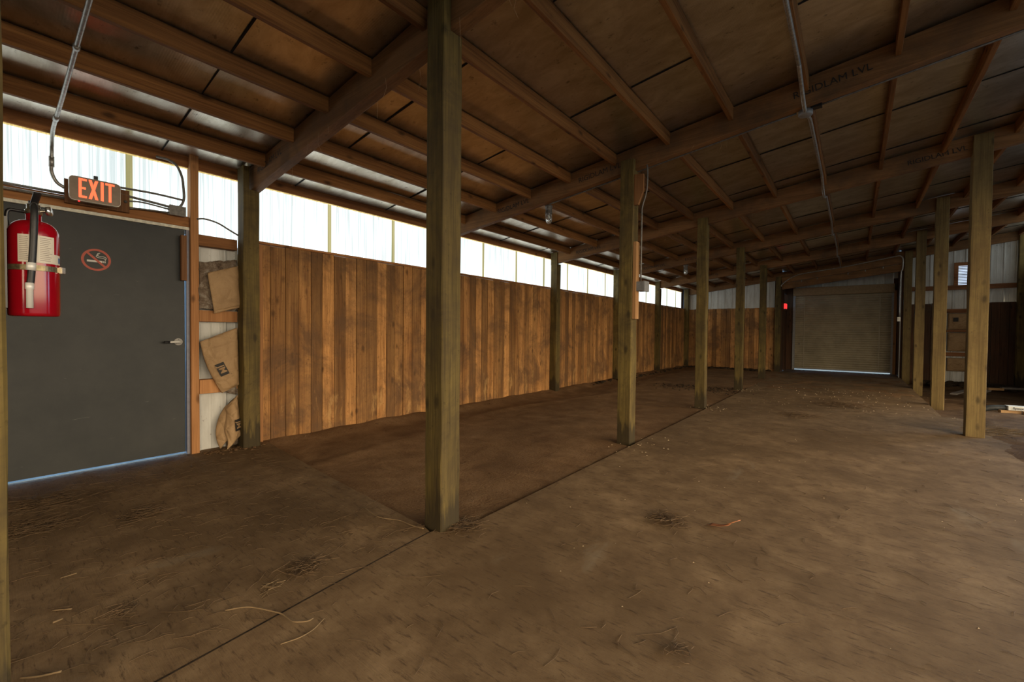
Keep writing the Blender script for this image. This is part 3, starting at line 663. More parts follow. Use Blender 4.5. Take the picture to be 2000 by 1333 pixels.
# ------------------------------------------------------------------ grey door with its frame
DX = -5.03
d = sempty('door_1', (DX, 0.66, 0), 'charcoal grey steel exit door, scratched, with a lever handle', 'door')
m = MB().beam((DX - 0.022, 0.663, 0.024), (DX - 0.022, 0.663, 2.148), (0, 1, 0), 1.216, 0.044, 0.002, 1); m.build('leaf', M_door, d)
m = MB(); m.box(-5.10, -5.005, 1.279, 1.303, 0.0, 2.18); m.box(-5.10, -5.005, 0.03, 0.05, 0, 2.18); m.build('jamb', M_jamb, d)
m = MB(); m.box(-5.10, -5.0, 0.03, 1.303, 2.152, 2.178); m.build('head_frame', M_cream, d)
h = onX(348, 668, DX)
k = MB().lathe([(0.0, 0), (0.033, 0), (0.034, 0.006), (0.030, 0.012), (0.012, 0.016), (0.012, 0.045), (0.016, 0.05), (0.0, 0.052)], (DX, h.y, h.z), (1, 0, 0), 28).build('handle', M_lever, d)
MB().tube(smooth_path([(DX + 0.046, h.y, h.z), (DX + 0.05, h.y - 0.03, h.z), (DX + 0.05, h.y - 0.075, h.z - 0.002)]), [0.011] * 16 + [0.009], 12).build('lever', M_lever, k)
MB().tube([(DX + 0.05, h.y - 0.075, h.z - 0.002), (DX + 0.05, h.y - 0.118, h.z - 0.003)], 0.0105, 12).build('grip', M_blackp, k)
for dy, dz in ((0, 0.02), (0.017, -0.012), (-0.017, -0.012)):
    MB().lathe([(0.0, 0), (0.005, 0), (0.004, 0.003), (0.0, 0.003)], (DX + 0.0115, h.y + dy, h.z + dz), (1, 0, 0), 12).build('screw', M_blackp, k)
# framing round the door
m = MB().beam((-5.02, 1.338, -0.02), (-5.02, 1.338, 2.945), (1, 0, 0), 0.10, 0.066, 0.003, 12, 0.0025, 5)
tag(m.build('stud', M_stud), 'orange upright stud along the right side of the grey door', 'stud')
m = MB().beam((-5.035, 0.03, 2.228), (-5.035, 1.30, 2.228), (1, 0, 0), 0.07, 0.10, 0.003, 10, 0.003, 6)
tag(m.build('lintel_board', M_girt), 'brown board lying above the grey door under the conduits', 'board')
m = MB().beam((-5.02, 1.372, 2.07), (-5.02, 1.70, 2.07), (1, 0, 0), 0.10, 0.105, 0.003, 5, 0.002, 7)
tag(m.build('wall_girt', M_girt), 'short girt under the translucent panels beside the door stud', 'girt')
m = MB().beam((-5.02, 1.372, 1.335), (-5.02, 1.70, 1.335), (1, 0, 0), 0.10, 0.11, 0.003, 5, 0.002, 8)
tag(m.build('wall_girt', M_stud), 'short orange girt under the upper insulation batt', 'girt')
m = MB().beam((-5.02, 1.372, 0.642), (-5.02, 1.70, 0.642), (1, 0, 0), 0.10, 0.138, 0.003, 5, 0.002, 9)
tag(m.build('wall_girt', M_stud), 'short orange girt under the middle insulation batt', 'girt')
m = MB().beam((-4.985, 1.252, 1.665), (-4.985, 1.252, 2.09), (0, 1, 0), 0.045, 0.04, 0.003, 4, 0.002, 9)
tag(m.build('wood_block', M_brownblock), 'brown wood block at the top right corner of the grey door', 'wood block')

# no smoking sticker
c = onX(188, 508, DX); R = 0.092
t = thing('no_smoking_sticker', (DX + 0.001, c.y, c.z), 'round red no smoking sticker on the grey door', 'sticker')
x0 = DX + 0.0012
n = 48; mb = MB()
vs = []
for i in range(n):
    a = 2 * math.pi * i / n
    for r in (R * 0.82, R):
        for dx in (0, 0.001): vs.append((x0 + dx, c.y + r * math.cos(a), c.z + r * math.sin(a)))
fs = []
for i in range(n):
    a = i * 4; b = ((i + 1) % n) * 4
    fs += [(a + 1, b + 1, b + 3, a + 3), (a + 3, b + 3, b + 2, a + 2), (a, b, b + 1, a + 1)]
mb.add(vs, fs)
dg = R * 0.72
def bar(mb, p, q, w, x):
    p, q = Vector((x, *p)), Vector((x, *q)); dd = (q - p).normalized(); s_ = Vector((1, 0, 0)).cross(dd) * w / 2
    return mb.prism([p - s_, q - s_, q + s_, p + s_], (0.0008, 0, 0))
bar(mb, (c.y - R * 0.60, c.z + R * 0.62), (c.y + R * 0.60, c.z - R * 0.62), 0.016, x0 + 0.0012)
mb.build('red_ring', M_sred, t)
mb = MB(); bar(mb, (c.y - R * 0.62, c.z - R * 0.12), (c.y + R * 0.42, c.z - R * 0.14), 0.016, x0); bar(mb, (c.y + R * 0.47, c.z - R * 0.14), (c.y + R * 0.53, c.z - R * 0.14), 0.016, x0); bar(mb, (c.y + R * 0.57, c.z - R * 0.14), (c.y + R * 0.63, c.z - R * 0.14), 0.016, x0)
mb.build('cigarette', M_white, t)
mb = MB()
for off in (0, 0.013):
    P_ = [(x0 + 0.001, c.y + R * a + off * 0.4, c.z + R * b + off) for a, b in ((0.6, -0.02), (0.6, 0.12), (0.42, 0.2), (0.15, 0.22), (0.0, 0.3), (0.05, 0.44), (0.2, 0.5))]
    mb.tube(smooth_path(P_, 5), 0.0028, 6)
mb.build('smoke_line', M_white, t)

# ------------------------------------------------------------------ EXIT sign over the door
SX = -4.80
t = thing('exit_sign', (SX - 0.03, 0.63, 2.21), 'lit red EXIT sign on a bronze plate above the grey door', 'sign')
y0, y1, z0, z1 = 0.479, 0.781, 2.214, 2.402
def rrect(y0, y1, z0, z1, r, x, n=6):
    out = []
    for cy, cz, a0 in ((y1 - r, z1 - r, 0), (y0 + r, z1 - r, 90), (y0 + r, z0 + r, 180), (y1 - r, z0 + r, 270)):
        for i in range(n + 1):
            a = math.radians(a0 + 90 * i / n); out.append((x, cy + r * math.cos(a), cz + r * math.sin(a)))
    return out
MB().prism(rrect(y0, y1, z0, z1, 0.028, SX - 0.045), (0.036, 0, 0)).build('housing', M_alu, t)
MB().prism(rrect(y0 + 0.003, y1 - 0.003, z0 + 0.003, z1 - 0.003, 0.026, SX - 0.009), (0.009, 0, 0)).build('face_plate', M_bronze, t)
LX, LT = SX, 0.0012
def letter(segs):
    m = MB()
    for poly in segs: m.prism([(LX, y, z) for y, z in poly], (LT, 0, 0))
    return m
zb, zt = 2.238, 2.388; S = 0.016
def R4(a, b, c_, d_): return [(a, c_), (b, c_), (b, d_), (a, d_)]
ye = 0.532
letter([R4(ye, ye + S, zb, zt), R4(ye + S, ye + 0.046, zt - S, zt), R4(ye + S, ye + 0.040, (zb + zt) / 2 - S / 2, (zb + zt) / 2 + S / 2), R4(ye + S, ye + 0.046, zb, zb + S)]).build('letter_e', M_exit, t)
yx = 0.588
letter([[(yx, zb), (yx + 0.018, zb), (yx + 0.056, zt), (yx + 0.038, zt)], [(yx + 0.038, zb), (yx + 0.056, zb), (yx + 0.0375, zb + 0.073), (yx + 0.0275, zb + 0.05)], [(yx, zt), (yx + 0.018, zt), (yx + 0.0285, zt - 0.05), (yx + 0.0185, zt - 0.073)]]).build('letter_x', M_exit, t)
letter([R4(0.659, 0.659 + S + 0.001, zb, zt)]).build('letter_i', M_exit, t)
yt = 0.686
letter([R4(yt, yt + 0.056, zt - S, zt), R4(yt + 0.020, yt + 0.036, zb, zt - S)]).build('letter_t', M_exit, t)
MB().box(SX - 0.035, SX - 0.012, 0.62, 0.645, z1, z1 + 0.03).build('mounting_stem', M_blackp, t)
MB().lathe([(0.0, 0), (0.006, 0), (0.006, 0.008), (0.0, 0.009)], (SX - 0.02, 0.535, z0), (0, 0, -1), 12).build('indicator_light', M_exit_far, t)
m = MB().beam((-4.965, 0.468, 2.305), (-4.965, 0.861, 2.305), (1, 0, 0), 0.03, 0.19, 0.003, 4, 0.002, 2)
bo = m.build('backing_board', M_brownblock); tag(bo, 'brown board behind the EXIT sign carrying its bracket', 'board')
m = MB().box(-4.95, -4.845, 0.60, 0.66, 2.28, 2.33); m.build('bracket_arm', M_box, t)
m = MB().lathe([(0.0, 0), (0.012, 0), (0.012, 0.008), (0.0, 0.012)], (-4.95, 0.835, 2.30), (1, 0, 0), 14)
m.build('screw', M_galvd, bo)

# ------------------------------------------------------------------ conduits and boxes by the door
def conduit(name, pts, r, mat, label, n=8, smooth=True, n_circ=10):
    m = MB().tube(smooth_path(pts, n) if smooth else pts, r, n_circ)
    return tag(m.build(name, mat), label, 'conduit')
CX = -4.96
lc = [(-1.95, 0.40, rb(-1.95) + 0.09), (-2.6, 0.40, rb(-2.6) + 0.085), (-3.163, 0.40, rb(-3.163) + 0.08), (-3.7, 0.40, rb(-3.7) + 0.08), (-4.3, 0.40, rb(-4.3) + 0.08), (-4.6, 0.395, 2.735), (-4.80, 0.395, 2.70), (-4.93, 0.40, 2.62), (CX, 0.40, 2.50), (CX, 0.40, 2.43), (CX, 0.425, 2.36), (CX, 0.47, 2.325)]
t = thing('electrical_conduit', lc[5], 'grey conduit crossing under the purlins and bending down to the EXIT sign', 'conduit')
MB().tube(smooth_path(lc, 7), 0.0125, 12).build('pipe', M_galv, t)
for p, q in (((-3.62, 0.40, rb(-3.62) + 0.08), (-3.66, 0.40, rb(-3.66) + 0.08)), ((-4.56, 0.396, 2.742), (-4.62, 0.395, 2.733)), ((CX, 0.40, 2.55), (CX, 0.40, 2.47))):
    MB().tube([p, q], 0.017, 12).build('coupling', M_galv, t)
for nm, dz, lab in (('electrical_conduit', 0.0, 'upper of two level conduits left of the EXIT sign'), ('electrical_conduit', -0.036, 'lower of two level conduits left of the EXIT sign')):
    conduit(nm, [(CX, -0.9, 2.277 + dz), (CX, 0.47, 2.279 + dz)], 0.0105, M_galv, lab, smooth=False)
conduit('electrical_conduit', [onX(232, 366, CX), onX(300, 378, CX), onX(360, 392, CX)], 0.009, M_galvd, 'straight conduit from the EXIT sign to the door stud')
conduit('electrical_conduit', [onX(232, 378, CX), onX(260, 386, CX), onX(300, 396, CX), onX(335, 405, CX), onX(350, 405, CX), onX(359, 390, CX), onX(358, 365, CX), onX(355, 345, CX), onX(345, 324, CX), onX(328, 312, CX), onX(305, 306, CX)], 0.0105, M_galvd, 'looped conduit curving up beside the door stud')
conduit('electrical_conduit', [onX(250, 393, CX), onX(280, 396, CX), onX(330, 409, CX)], 0.007, M_galvd, 'thin cable from the backing board to the junction box, upper')
conduit('electrical_conduit', [onX(252, 407, CX), onX(280, 409, CX), onX(332, 416, CX)], 0.007, M_galvd, 'thin cable entering the junction box above the door, lower')
conduit('electrical_conduit', [onX(385, 428, CX), onX(400, 428, CX), onX(425, 436, CX), onX(450, 451, CX), onX(470, 463, CX)], 0.008, M_galvd, 'dark cable crossing the panels right of the door stud')
a, b = onX(330, 401, CX), onX(361, 427, CX)
t = thing('junction_box', (CX, (a.y + b.y) / 2, b.z), 'small steel junction box on the board above the grey door', 'box')
MB().box(CX - 0.04, CX + 0.02, a.y, b.y, 2.262, 2.345).build('box_body', M_bronze, t)
MB().box(CX + 0.02, CX + 0.024, a.y - 0.003, b.y + 0.003, 2.258, 2.349).build('cover_plate', M_galvd, t)

# ------------------------------------------------------------------ fire extinguisher on the left-edge post
ex, ey, er = -1.985, 0.1205, 0.0555
zb_, zs = 1.236, 1.505
t = thing('fire_extinguisher', (ex, ey, zb_), 'red fire extinguisher with black hose at the left frame edge', 'fire extinguisher')
prof = [(0.0, 0), (er * 0.9, 0), (er * 0.985, 0.003), (er, 0.010), (er, zs - zb_ - 0.02)]
for i in range(1, 9):
    a = math.pi / 2 * i / 8; prof.append((0.017 + (er - 0.017) * math.cos(a), zs - zb_ - 0.02 + 0.045 * math.sin(a)))
prof += [(0.017, zs - zb_ + 0.045), (0.0, zs - zb_ + 0.045)]
MB().lathe(prof, (ex, ey, zb_), n=56).build('cylinder', M_red, t)
zt_ = zs + 0.045
MB().lathe([(0, 0), (0.019, 0), (0.019, 0.012), (0.015, 0.016), (0.015, 0.03), (0, 0.03)], (ex, ey, zt_), n=24).build('valve', M_chrome, t)
vis = math.atan2(-ey, -ex)      # direction towards the aisle
def pol(a, r, z): return (ex + r * math.cos(a), ey + r * math.sin(a), z)
lv = MB().beam((ex + 0.0, ey, zt_ + 0.026), (ex + 0.045, ey + 0.006, zt_ + 0.058), (0, 1, 0), 0.017, 0.007, 0.002, 3); lv.beam((ex - 0.05, ey, zt_ + 0.048), (ex + 0.0, ey, zt_ + 0.026), (0, 1, 0), 0.017, 0.007, 0.002, 3)
lv.build('lever', M_blackp, t)
hd = MB().beam((ex - 0.005, ey, zt_ + 0.012), (ex + 0.052, ey - 0.002, zt_ + 0.02), (0, 1, 0), 0.016, 0.006, 0.002, 3); hd.build('carry_handle', M_blackp, t)
g = MB().lathe([(0, 0), (0.006, 0), (0.006, 0.014), (0.014, 0.016), (0.014, 0.026), (0, 0.026)], (ex + 0.008, ey + 0.012, zt_ + 0.012), (0.35, 0.93, 0.1), 20); g.build('gauge', M_chrome, t)
MB().tube(smooth_path([(ex - 0.01, ey, zt_ + 0.005), (ex - 0.005, ey - 0.03, zt_ + 0.006), (ex, ey - 0.052, zt_ - 0.0), (ex, ey - 0.0535, zt_ - 0.05), (ex, ey - 0.055, zt_ - 0.1)]), 0.005, 8).build('bracket_hook', M_blackp, t)
hose_a = vis + 0.03
hp = [pol(hose_a, 0.014, zt_ + 0.014), pol(hose_a, 0.040, zt_ + 0.020), pol(hose_a, 0.062, zt_ - 0.002), pol(hose_a - 0.02, er + 0.014, zt_ - 0.05), pol(hose_a - 0.06, er + 0.014, zt_ - 0.12), pol(hose_a - 0.12, er + 0.012, zs - 0.15), pol(hose_a - 0.16, er + 0.011, zs - 0.175)]
MB().tube(smooth_path(hp, 10), 0.0085, 14).build('hose', M_black, t)
na = hose_a - 0.17
nz_ = MB().tube([pol(na, er + 0.0115, zs - 0.17), pol(na, er + 0.0115, zs - 0.188), pol(na, er + 0.0115, zs - 0.19), pol(na, er + 0.0115, zs - 0.245)], [0.0095, 0.0095, 0.0078, 0.0078], 16)
nz_.build('nozzle', M_lever, t)
MB().tube([pol(hose_a - 0.11, er + 0.0125, zs - 0.110), pol(hose_a - 0.125, er + 0.012, zs - 0.133)], 0.0105, 16).build('hose_ring', M_lever, t)
# paper label wrapped on the cylinder
def wrap(mb, a0, a1, z0, z1, r, n=20):
    vs = []
    for i in range(n + 1):
        a = a0 + (a1 - a0) * i / n
        vs += [pol(a, r, z0), pol(a, r, z1)]
    return mb.add(vs, [(i * 2, i * 2 + 2, i * 2 + 3, i * 2 + 1) for i in range(n)], True)
lab = wrap(MB(), vis - 0.62, vis + 0.85, 1.398, 1.480, er + 0.0004); wrap(lab, vis + 0.85, vis + 1.35, 1.398, 1.428, er + 0.0004)
lb = lab.build('label', M_label, t); lb['label'] = 'cream instruction label with fine print'
for a0_, a1_, rag in ((vis - 0.55, vis - 0.20, 0.05), (vis + 0.22, vis + 0.78, 0.25)):
    pr_ = MB()
    for i in range(13):
        z = 1.472 - i * 0.0056; wrap(pr_, a0_, a1_ - random.uniform(0, rag), z, z + 0.0016, er + 0.0007, 8)
    pr_.build('fine_print', M_greyink, lb)
wrap(MB(), vis + 1.12, vis + 1.3, 1.403, 1.42, er + 0.0008, 5).build('blue_mark', M_blueink, lb)
# strap bracket
t2 = thing('extinguisher_bracket', (ex, 0.062, 1.36), 'metal strap bracket clamping the extinguisher to the post', 'bracket')
m = MB(); n = 56
vs = []
for i in range(n):
    a = 2 * math.pi * i / n
    for r, z in ((er + 0.001, 1.374), (er + 0.003, 1.374), (er + 0.003, 1.390), (er + 0.001, 1.390)): vs.append(pol(a, r, z))
fs = []
for i in range(n):
    a = i * 4; b = ((i + 1) % n) * 4
    fs += [(a + k_, b + k_, b + (k_ + 1) % 4, a + (k_ + 1) % 4) for k_ in range(4)]
m.add(vs, fs, False); m.build('strap', M_brass, t2)
ca = vis + 1.25
m = MB().beam(pol(ca - 0.12, er + 0.006, 1.382), pol(ca + 0.12, er + 0.009, 1.382), (0, 0, 1), 0.020, 0.008, 0.001, 2); m.build('buckle', M_chrome, t2)
MB().box(ex - 0.022, ex + 0.022, 0.060, 0.0655, 1.26, 1.53).build('back_plate', M_blackp, t2)

# ------------------------------------------------------------------ insulation batts beside the door
def quadmap(P, u, v, bulge, seed, rough=0.012):
    a, b, c_, d_ = P          # bottom-left, bottom-right, top-right, top-left
    q = a.lerp(b, u).lerp(d_.lerp(c_, u), v)
    n_ = mnoise.noise(Vector((q.y * 7 + seed, q.z * 7, seed))) + 0.5 * mnoise.noise(Vector((q.y * 19, q.z * 19, seed + 3)))
    return Vector((q.x + bulge * math.sin(math.pi * min(max(u, 0.0), 1.0)) ** 0.7 * math.sin(math.pi * min(max(v, 0), 1)) ** 0.6 + rough * n_, q.y, q.z))
BX = -4.93
def px(u, v, X=BX): return onX(u, v, X)
def fluff(P, depth, seed, nu=26, nv=30):
    m = MB()
    def fn(u, v):
        q = quadmap(P, u, v, 0.03, seed, 0.022)
        j = mnoise.noise_vector(Vector((q.y * 26, q.z * 26, seed))) * 0.016
        return q + Vector((j.x * 0.6, j.y, j.z))
    m.solid_patch(fn, (depth, 0, 0), nu, nv); return m
# upper batt
t = thing('insulation_batt', px(430, 606, -4.97), 'torn upper insulation batt with kraft flap and dirty wool, beside the door', 'insulation')
fluff([px(388, 604, -4.97), px(467, 606, -4.97), px(462, 508, -4.97), px(390, 512, -4.97)], 0.06, 2).build('glass_wool', M_wool, t)
P1 = [px(418, 608, -4.915), px(470, 597, -4.915), px(465, 520, -4.925), px(405, 533, -4.93)]
MB().solid_patch(lambda u, v: quadmap(P1, u, v, 0.018, 5, 0.007), (0.006, 0, 0), 22, 26).build('kraft_facing', M_kraft, t)
P1b = [px(418, 613, -4.918), px(470, 601, -4.918), px(470, 595, -4.918), px(418, 606, -4.918)]
MB().solid_patch(lambda u, v: quadmap(P1b, u, v, 0.004, 9, 0.004), (0.006, 0, 0), 14, 3).build('folded_hem', M_kraft, t)
def jm(fn, t, u0, v0, du, dv, su):
    """dark printed block with two tan letters, following the surface fn(u, v) of the facing"""
    e = 0.02; c0 = Vector(fn(u0, v0)); tu = Vector(fn(u0 + e, v0)) - Vector(fn(u0 - e, v0)); tv = Vector(fn(u0, v0 + e)) - Vector(fn(u0, v0 - e))
    nrm = tu.cross(tv).normalized(); nrm = nrm if nrm.x > 0 else -nrm
    ux = Vector((0, du[0], du[1])); ux = (ux - nrm * ux.dot(nrm)).normalized(); uy = nrm.cross(ux)
    w, h = su; c0 = c0 + nrm * 0.008
    q = [c0 - ux * w / 2 - uy * h / 2, c0 + ux * w / 2 - uy * h / 2, c0 + ux * w / 2 + uy * h / 2, c0 - ux * w / 2 + uy * h / 2]
    MB().prism(q, -nrm * 0.006).build('printed_block', M_ink, t)
    text_mb('JM', h * 1.02, c0 + nrm * 0.0008, ux, uy, 0.0005, 0.0015).build('printed_letters', M_kraft, t)
# middle batt
t = thing('insulation_batt', px(440, 762), 'middle insulation batt, kraft face printed JM, slumping off its girt', 'insulation')
P2 = [px(434, 768, -4.93), px(467, 752, -4.915), px(464, 640, -4.92), px(391, 668, -4.95)]
def b2(u, v):
    q = quadmap(P2, u, v, 0.045, 11, 0.006)
    q.y -= 0.03 * math.sin(math.pi * v) * (1 - u); return q
MB().solid_patch(b2, (0.012, 0, 0), 24, 30).build('kraft_facing', M_kraft, t)
fluff([px(436, 766, -4.97), px(466, 770, -4.97), px(462, 645, -4.97), px(396, 672, -4.97)], 0.05, 14, 18, 24).build('glass_wool', M_wool, t)
e1 = Vector((0, 0.40, -0.92)); e2 = Vector((0, 0.92, 0.40))
jm(b2, t, 0.36, 0.40, (0.42, -0.91), None, (0.128, 0.078))
# lower batt
t = thing('insulation_batt', px(450, 878), 'lowest insulation batt bulging to the floor, kraft face printed JM', 'insulation')
P3 = [px(443, 880, -4.88), px(471, 850, -4.90), px(464, 772, -4.94), px(440, 800, -4.95)]
def b3(u, v):
    q = quadmap(P3, u, v, 0.05, 21, 0.006); q.y += 0.012 * math.sin(v * 9 + u * 4) * (1 - u); return q
MB().solid_patch(b3, (0.010, 0, 0), 22, 26).build('kraft_facing', M_kraft, t)
P3b = [px(443, 878, -4.90), px(452, 850, -4.90), px(462, 778, -4.95), px(446, 795, -4.97)]
def b3b(u, v):
    q = quadmap(P3b, u, v, 0.02, 25, 0.006); q.y -= 0.085 * (1 - u) * math.sin(math.pi * (0.12 + 0.86 * v)) ** 0.8; q.x -= 0.05 * (1 - u); return q
fo = MB().solid_patch(b3b, (0.012, 0, 0), 20, 26).build('folded_side', M_kraft, t); fo['label'] = 'shaded brown folded side of the batt'
fluff([px(445, 878, -4.99), px(466, 862, -4.99), px(460, 778, -4.99), px(440, 800, -4.99)], 0.05, 31, 14, 20).build('glass_wool', M_wool, t)
jm(b3, t, 0.74, 0.36, (0.10, -0.995), None, (0.115, 0.072))
# batts in the far right niche
for i, (za, zb2, lab) in enumerate(((1.385, 1.83, 'top kraft batt in the niche behind the right post'), (0.80, 1.31, 'middle kraft batt in the niche behind the right post'), (0.26, 0.62, 'lowest sagging batt in the niche behind the right post'))):
    t = thing('insulation_batt', (2.28, 16.62, za), lab, 'insulation')
    Q = [Vector((1.98, 0, za)), Vector((2.60, 0, za)), Vector((2.60, 0, zb2)), Vector((1.98, 0, zb2))]
    def fb(u, v, Q=Q, i=i):
        q = Q[0].lerp(Q[1], u).lerp(Q[3].lerp(Q[2], u), v)
        return Vector((q.x, 16.60 - 0.05 * math.sin(math.pi * u) ** 0.6 * math.sin(math.pi * v) ** 0.5 + 0.02 * mnoise.noise(Vector((q.x * 6, q.z * 6, i))), q.z))
    MB().solid_patch(fb, (0, -0.03, 0), 16, 16).build('kraft_facing', M_kraft, t)
    if i < 2:
        mx = 2.12 if i == 0 else 2.40
        MB().box(mx - 0.05, mx + 0.05, 16.543, 16.546, za + 0.22, za + 0.33).build('printed_mark', M_ink, t)
for z0, z1, lab in ((1.84, 1.95, 'top rail of the niche behind the right post'), (1.32, 1.38, 'middle rail of the niche behind the right post'), (0.67, 0.77, 'lower rail of the niche behind the right post')):
    m = MB().beam((1.95, 16.585, (z0 + z1) / 2), (2.62, 16.585, (z0 + z1) / 2), (0, 1, 0), 0.045, z1 - z0, 0.003, 4, 0.002)
    tag(m.build('wall_girt', M_girtx), lab, 'girt')

# ------------------------------------------------------------------ roller shutter
t = sempty('door_2', (-0.4, Y_DOOR, 0), 'beige slatted roller shutter closing the far end', 'roller door')
m = MB(); xa, xb = -1.66, 0.90; n = 34 * 8; vs = []
for i in range(n + 1):
    z = 0.05 + 2.52 * i / n; ph = (i % 8) / 8
    dy = 0.018 * math.sin(math.pi * min(1.0, ph / 0.8)) ** 0.6 if ph < 0.8 else -0.004
    vs += [(xa, Y_DOOR - dy, z), (xb, Y_DOOR - dy, z)]
m.add(vs, [(2 * i, 2 * i + 1, 2 * i + 3, 2 * i + 2) for i in range(n)], False); m.build('slat_curtain', M_rollup, t)
MB().box(xa, xb, Y_DOOR - 0.03, Y_DOOR + 0.01, 0.035, 0.075).build('bottom_bar', M_box, t)
MB().box(xa - 0.05, xa + 0.02, Y_DOOR - 0.06, Y_DOOR + 0.02, 0.0, 2.6).build('guide_rail', M_box, t)
MB().box(xb - 0.02, xb + 0.04, Y_DOOR - 0.06, Y_DOOR + 0.02, 0.0, 2.6).build('guide_rail', M_box, t)
m = MB().beam((xa - 0.04, Y_DOOR - 0.12, 2.69), (xb + 0.03, Y_DOOR - 0.12, 2.69), (0, 1, 0), 0.18, 0.27, 0.01, 2); m.build('hood', M_tan, t)
for hx in (xa + 0.28, xb - 0.30): MB().box(hx - 0.012, hx + 0.012, Y_DOOR - 0.026, Y_DOOR - 0.018, 0.08, 2.55).build('wind_strap', M_rollup, t)
MB().lathe([(0, 0), (0.02, 0), (0.02, 0.008), (0, 0.01)], (onY(1561, 672, Y_DOOR).x, Y_DOOR - 0.018, onY(1561, 672, Y_DOOR).z), (0, -1, 0), 16).build('bright_spot_disc', M_chrome, t)  # plated disc standing in for a bright spot of daylight
m = MB().beam((0.965, 17.9, 0), (0.965, 17.9, 2.62), (1, 0, 0), 0.07, 0.04, 0.003, 5, 0.002); tag(m.build('stud', M_stud), 'brown upright trim board at the right side of the roller shutter', 'stud')
# far exit sign
e = onX(1533, 599, -1.9)
t = thing('exit_sign', (-1.87, 17.0, 2.08), 'small glowing red sign beside the far roller shutter', 'sign')
MB().box(-1.885, -1.825, 16.98, 17.28, 2.07, 2.27).build('housing', M_box, t)
MB().box(-1.825, -1.822, 17.0, 17.26, 2.09, 2.25).build('lit_face', M_exit_far, t)
MB().box(-1.88, -1.83, 16.976, 16.98, 2.085, 2.255).build('lit_side', M_exit_far, t)
# far conduits
conduit('electrical_conduit', [(-1.90, 16.40, 2.78), (-1.88, 16.40, 2.84), (-1.70, 16.40, 3.0), (-1.441, 16.40, 3.125), (-1.0, 16.40, 3.19), (-0.281, 16.40, 3.275), (0.784, 16.40, 3.455), (0.93, 16.40, 3.475), (0.99, 16.40, 3.45), (1.02, 16.40, 3.36), (1.015, 16.40, 3.1), (0.985, 16.40, 2.9), (0.98, 16.40, 1.72)], 0.015, M_galv, 'pale conduit arching over the shutter and down to a switch box')
t = thing('switch_box', (0.965, 16.42, 1.62), 'small pale switch box on the post right of the shutter', 'switch box')
MB().box(0.93, 1.0, 16.38, 16.43, 1.62, 1.74).build('box_body', M_galv, t)
MB().box(0.957, 0.973, 16.365, 16.38, 1.66, 1.70).build('switch', M_white, t)
# louvred vent high on the far right
t = thing('louvred_vent', (2.22, 16.62, 2.6), 'bright louvred vent with wood frame high on the far right wall', 'vent')
fr = MB(); fr.box(2.07, 2.15, 16.60, 16.66, 2.59, 3.2); fr.box(2.38, 2.45, 16.60, 16.66, 2.59, 3.2); fr.box(2.15, 2.38, 16.60, 16.66, 3.11, 3.2); fr.build('frame', M_girtx, t)
MB().box(2.15, 2.38, 16.655, 16.66, 2.60, 3.11).build('daylit_opening', emit('vent_daylight', (0.62, 0.74, 0.95), 1.2), t)
for i in range(12):
    z = 2.625 + i * 0.0415
    MB().beam((2.15, 16.64, z), (2.38, 16.64, z), (0, 0.35, 0.94), 0.022, 0.004, 0.001, 1).build('louvre', M_galvd, t)

# ------------------------------------------------------------------ fittings on the second row post
PXf = -1.908
t = thing('electrical_box', onX(1243, 580, PXf), 'grey weatherproof electrical box on the second row post', 'box')
y0, y1 = 4.50, 4.60
MB().box(PXf + 0.04, PXf + 0.115, y0 - 0.005, y1 + 0.02, 1.665, 1.765).build('box_body', M_box, t)
MB().box(PXf + 0.115, PXf + 0.135, y0 - 0.01, y1 + 0.025, 1.66, 1.77).build('cover', M_box, t)
m = MB().beam((PXf + 0.022, 4.53, 1.36), (PXf + 0.022, 4.53, 2.20), (0, 1, 0), 0.09, 0.04, 0.003, 6, 0.002, 4)
tag(m.build('wood_block', M_block), 'long pale wood block on the post, behind the electrical box', 'wood block')
m = MB(); m.prism([(PXf, 4.50, 2.60), (PXf, 4.50, 2.93), (PXf + 0.10, 4.50, 2.92), (PXf + 0.10, 4.50, 2.74), (PXf + 0.045, 4.50, 2.60)], (0, 0.038, 0))
tag(m.build('knee_block', M_stud), 'tapered orange knee block high on the second row post', 'wood block')
conduit('electrical_conduit', [(PXf + 0.03, 4.56, 3.03), (PXf + 0.10, 4.555, 3.035), (PXf + 0.125, 4.55, 2.99), (PXf + 0.125, 4.55, 2.80), (PXf + 0.11, 4.55, 2.70), (PXf + 0.075, 4.55, 2.58), (PXf + 0.07, 4.55, 2.45), (PXf + 0.07, 4.55, 1.765)], 0.009, M_galvd, 'thin conduit running down the second row post to the box')

